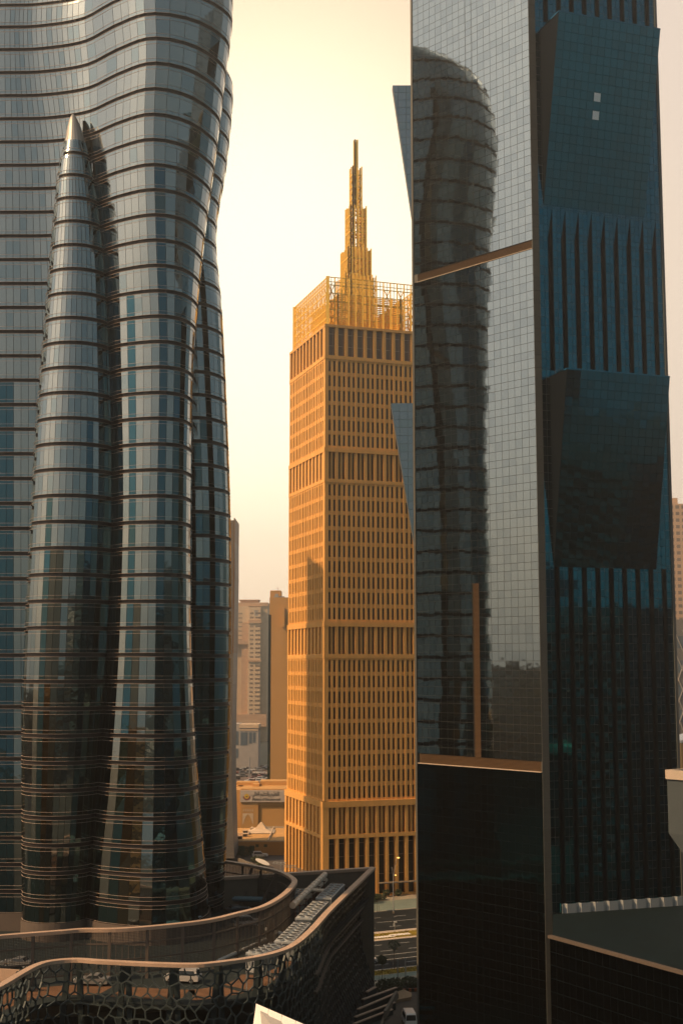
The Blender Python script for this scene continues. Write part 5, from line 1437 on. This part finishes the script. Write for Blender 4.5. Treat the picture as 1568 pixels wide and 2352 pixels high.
a, b = PZ(548, 1972, 1.2), PZ(640, 2012, 1.2); m = MB(); m.bar((a.x, a.y, .7), (b.x, b.y, .7), .5, 1.4); tag(m.build('street_wall', CONC), 'long low concrete wall slanting behind the ring rim', 'wall')
# cantilevered lattice frames at the foot of the sandstone tower's shaded corner
p = PZ(668, 2030, 0); t = thing('metal_pergola', 'thin metal pergola at the lit foot of the sandstone tower', 'pergola', (p.x, p.y - 6, 0))
m = MB()
for k in range(4): m.bar((-2.5 + 2.4 * k, 0, 0), (-2.5 + 2.4 * k, 0, 6.2 - .7 * k), .2)
m.build('post', WHITEM, t)
m = MB()
for k in range(3):
    x = -3 + 2.8 * k; z = 6.4 - .8 * k
    m.bar((x - 1.4, -1.5, z), (x + 1.8, -1.5, z - .2), .14); m.bar((x - 1.4, 1.5, z), (x + 1.8, 1.5, z - .2), .14)
    for j in range(4): m.bar((x - 1.4 + j, -1.5, z), (x - 1.4 + j, 1.5, z), .1)
m.build('lattice', WHITEM, t)

# ================================================================== FAR RIGHT EDGE
def slab_tower(name, label, x0, x1, yt, d, mt, rows_, cols_, wm, dep=25):
    t = thing(name, label, 'tower', (xat((x0 + x1) / 2, d, H), d + dep / 2, 0)); inv = Matrix.Translation(-Vector(t.location))
    X0, X1, Z1 = xat(x0, d, H), xat(x1, d, H), zat(yt, d); fr = wall_frame((X0, d, 0), 90); L = X1 - X0
    m = MB(); m.fbox(fr, 0, L, -dep, 0, 0, Z1); o = m.build('wall', mt, t); o.matrix_parent_inverse = inv
    m = MB(); m.fbox(fr, L * .1, L * .5, -dep * .8, -dep * .2, Z1, Z1 + 4); o = m.build('roof_block', mt, t); o.matrix_parent_inverse = inv
    spec = [(L * (c + .2) / cols_, L * .6 / cols_, Z1 * (r + .25) / rows_, Z1 * .5 / rows_) for r in reversed(range(rows_)) for c in range(cols_)]
    grid_windows(t, inv, fr, spec, wm)
    return t, inv, fr, L, Z1
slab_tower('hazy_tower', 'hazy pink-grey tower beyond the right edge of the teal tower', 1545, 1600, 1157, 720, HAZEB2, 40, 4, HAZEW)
t, inv, fr, L, Z1 = slab_tower('lattice_glass_building', 'blue-grey glass building with diagonal lattice lines at the right edge', 1549, 1640, 1447, 470, PANELG, 8, 3, BLUEW)
m = MB()
for k in range(-4, 8):
    m.bar(fr(k * 3.0, .25, 20), fr(k * 3.0 + 20, .25, Z1), .3); m.bar(fr(k * 3.0 + 20, .28, 20), fr(k * 3.0, .28, Z1), .3)
o = m.build('diagrid', GREYB, t); o.matrix_parent_inverse = inv
t = thing('curved_roof_hall', 'low hall with a white curved roof at the right edge', 'building', (xat(1580, 400, 20), 400, 0)); inv = Matrix.Translation(-Vector(t.location))
fr = wall_frame((xat(1550, 400, 20), 392, 0), 90); zt2 = zat(1700, 392)
m = MB(); m.fbox(fr, 0, 22, -14, 0, 0, zt2 - 1); o = m.build('wall', OCHRE, t); o.matrix_parent_inverse = inv
m = MB()
for k in range(8):
    a0, a1 = 22 * k / 8, 22 * (k + 1) / 8; h0, h1 = zt2 + 2.2 * math.sin(math.pi * k / 8), zt2 + 2.2 * math.sin(math.pi * (k + 1) / 8)
    m.hexa([fr(a0, .6, h0 - .8), fr(a1, .6, h1 - .8), fr(a1, -14, h1 - .8), fr(a0, -14, h0 - .8)], [fr(a0, .6, h0), fr(a1, .6, h1), fr(a1, -14, h1), fr(a0, -14, h0)])
o = m.build('roof', WHITEP, t); o.matrix_parent_inverse = inv

# ================================================================== THE REST OF THE STREET (seen in the mirror glass; one tower added for its shadow)
def block(label, x0, x1, y0, y1, h, mt, wm, facing):
    t = thing('office_block', label, 'building', ((x0 + x1) / 2, (y0 + y1) / 2, 0), group='office blocks behind the viewpoint'); inv = Matrix.Translation(-Vector(t.location))
    m = MB(); m.box(x0, x1, y0, y1, 0, h); m.box(x0 + 3, x1 - 3, y0 + 3, y1 - 3, h, h + 3); o = m.build('wall', mt, t); o.matrix_parent_inverse = inv
    m = MB(); nf = int(h / 4)
    for f in range(nf):
        z0, z1 = 1.4 + f * 4, 3.6 + f * 4
        if 'n' in facing: m.box(x0 + .6, x1 - .6, y1 - .02, y1 + .06, z0, z1)
        if 'w' in facing: m.box(x0 - .06, x0 + .02, y0 + .6, y1 - .6, z0, z1)
        if 'e' in facing: m.box(x1 - .02, x1 + .06, y0 + .6, y1 - .6, z0, z1)
    o = m.build('window_band', wm, t); o.matrix_parent_inverse = inv
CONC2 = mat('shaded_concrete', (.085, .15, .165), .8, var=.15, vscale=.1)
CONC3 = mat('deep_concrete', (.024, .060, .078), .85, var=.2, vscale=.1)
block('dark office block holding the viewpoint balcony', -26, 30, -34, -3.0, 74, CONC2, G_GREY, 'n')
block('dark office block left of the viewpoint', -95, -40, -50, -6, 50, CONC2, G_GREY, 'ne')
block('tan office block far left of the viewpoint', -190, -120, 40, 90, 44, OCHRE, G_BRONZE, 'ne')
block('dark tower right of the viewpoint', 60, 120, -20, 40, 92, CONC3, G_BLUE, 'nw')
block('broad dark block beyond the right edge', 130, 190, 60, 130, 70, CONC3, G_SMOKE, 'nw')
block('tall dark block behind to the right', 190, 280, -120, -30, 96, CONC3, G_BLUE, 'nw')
t = thing('office_block', 'pale unseen tower added behind the curved glass tower for its shadow', 'tower', (-60, 285, 0)); inv = Matrix.Translation((60, -285, 0))
m = MB(); m.prism([(-95, 290.3), (-38, 315.7), (-38, 331.6), (-95, 306.2)], 0, 116); o = m.build('wall', HAZEB, t, fix=True); o.matrix_parent_inverse = inv  # added unseen tower, footprint lined up with the sun to shade the sandstone
m = MB(); 
for f in range(27): m.prism([(-95.1, 290.2), (-37.9, 315.6), (-37.9, 331.7), (-95.1, 306.3)], 2 + f * 4.1, 4 + f * 4.1)
o = m.build('window_band', G_GREY, t, fix=True); o.matrix_parent_inverse = inv
block('long low grey block far to the left', -420, -360, 120, 330, 40, CONC3, G_GREY, 'e')
block('tall grey slab far to the left', -360, -320, 150, 195, 56, CONC3, G_GREY, 'e')

# ================================================================== HAZE
m = MB(); m.box(-1550, 1550, -350, 1750, -1.0, 232)
hz_ = m.build('haze', None or mat('haze_tmp', (1, 1, 1)))
hm = bpy.data.materials.new('haze_air'); hm.use_nodes = True; t = hm.node_tree; t.nodes.clear()
vo = t.nodes.new('ShaderNodeVolumePrincipled'); oo = t.nodes.new('ShaderNodeOutputMaterial')
vo.inputs['Color'].default_value = (*HAZE_COLOR, 1); vo.inputs['Density'].default_value = HAZE_DENSITY; vo.inputs['Anisotropy'].default_value = HAZE_G
t.links.new(vo.outputs[0], oo.inputs['Volume'])
hz_.data.materials.clear(); hz_.data.materials.append(hm); hz_['kind'] = 'stuff'
hz_['label'] = 'warm dusty haze hanging over the whole street'; hz_['category'] = 'haze'
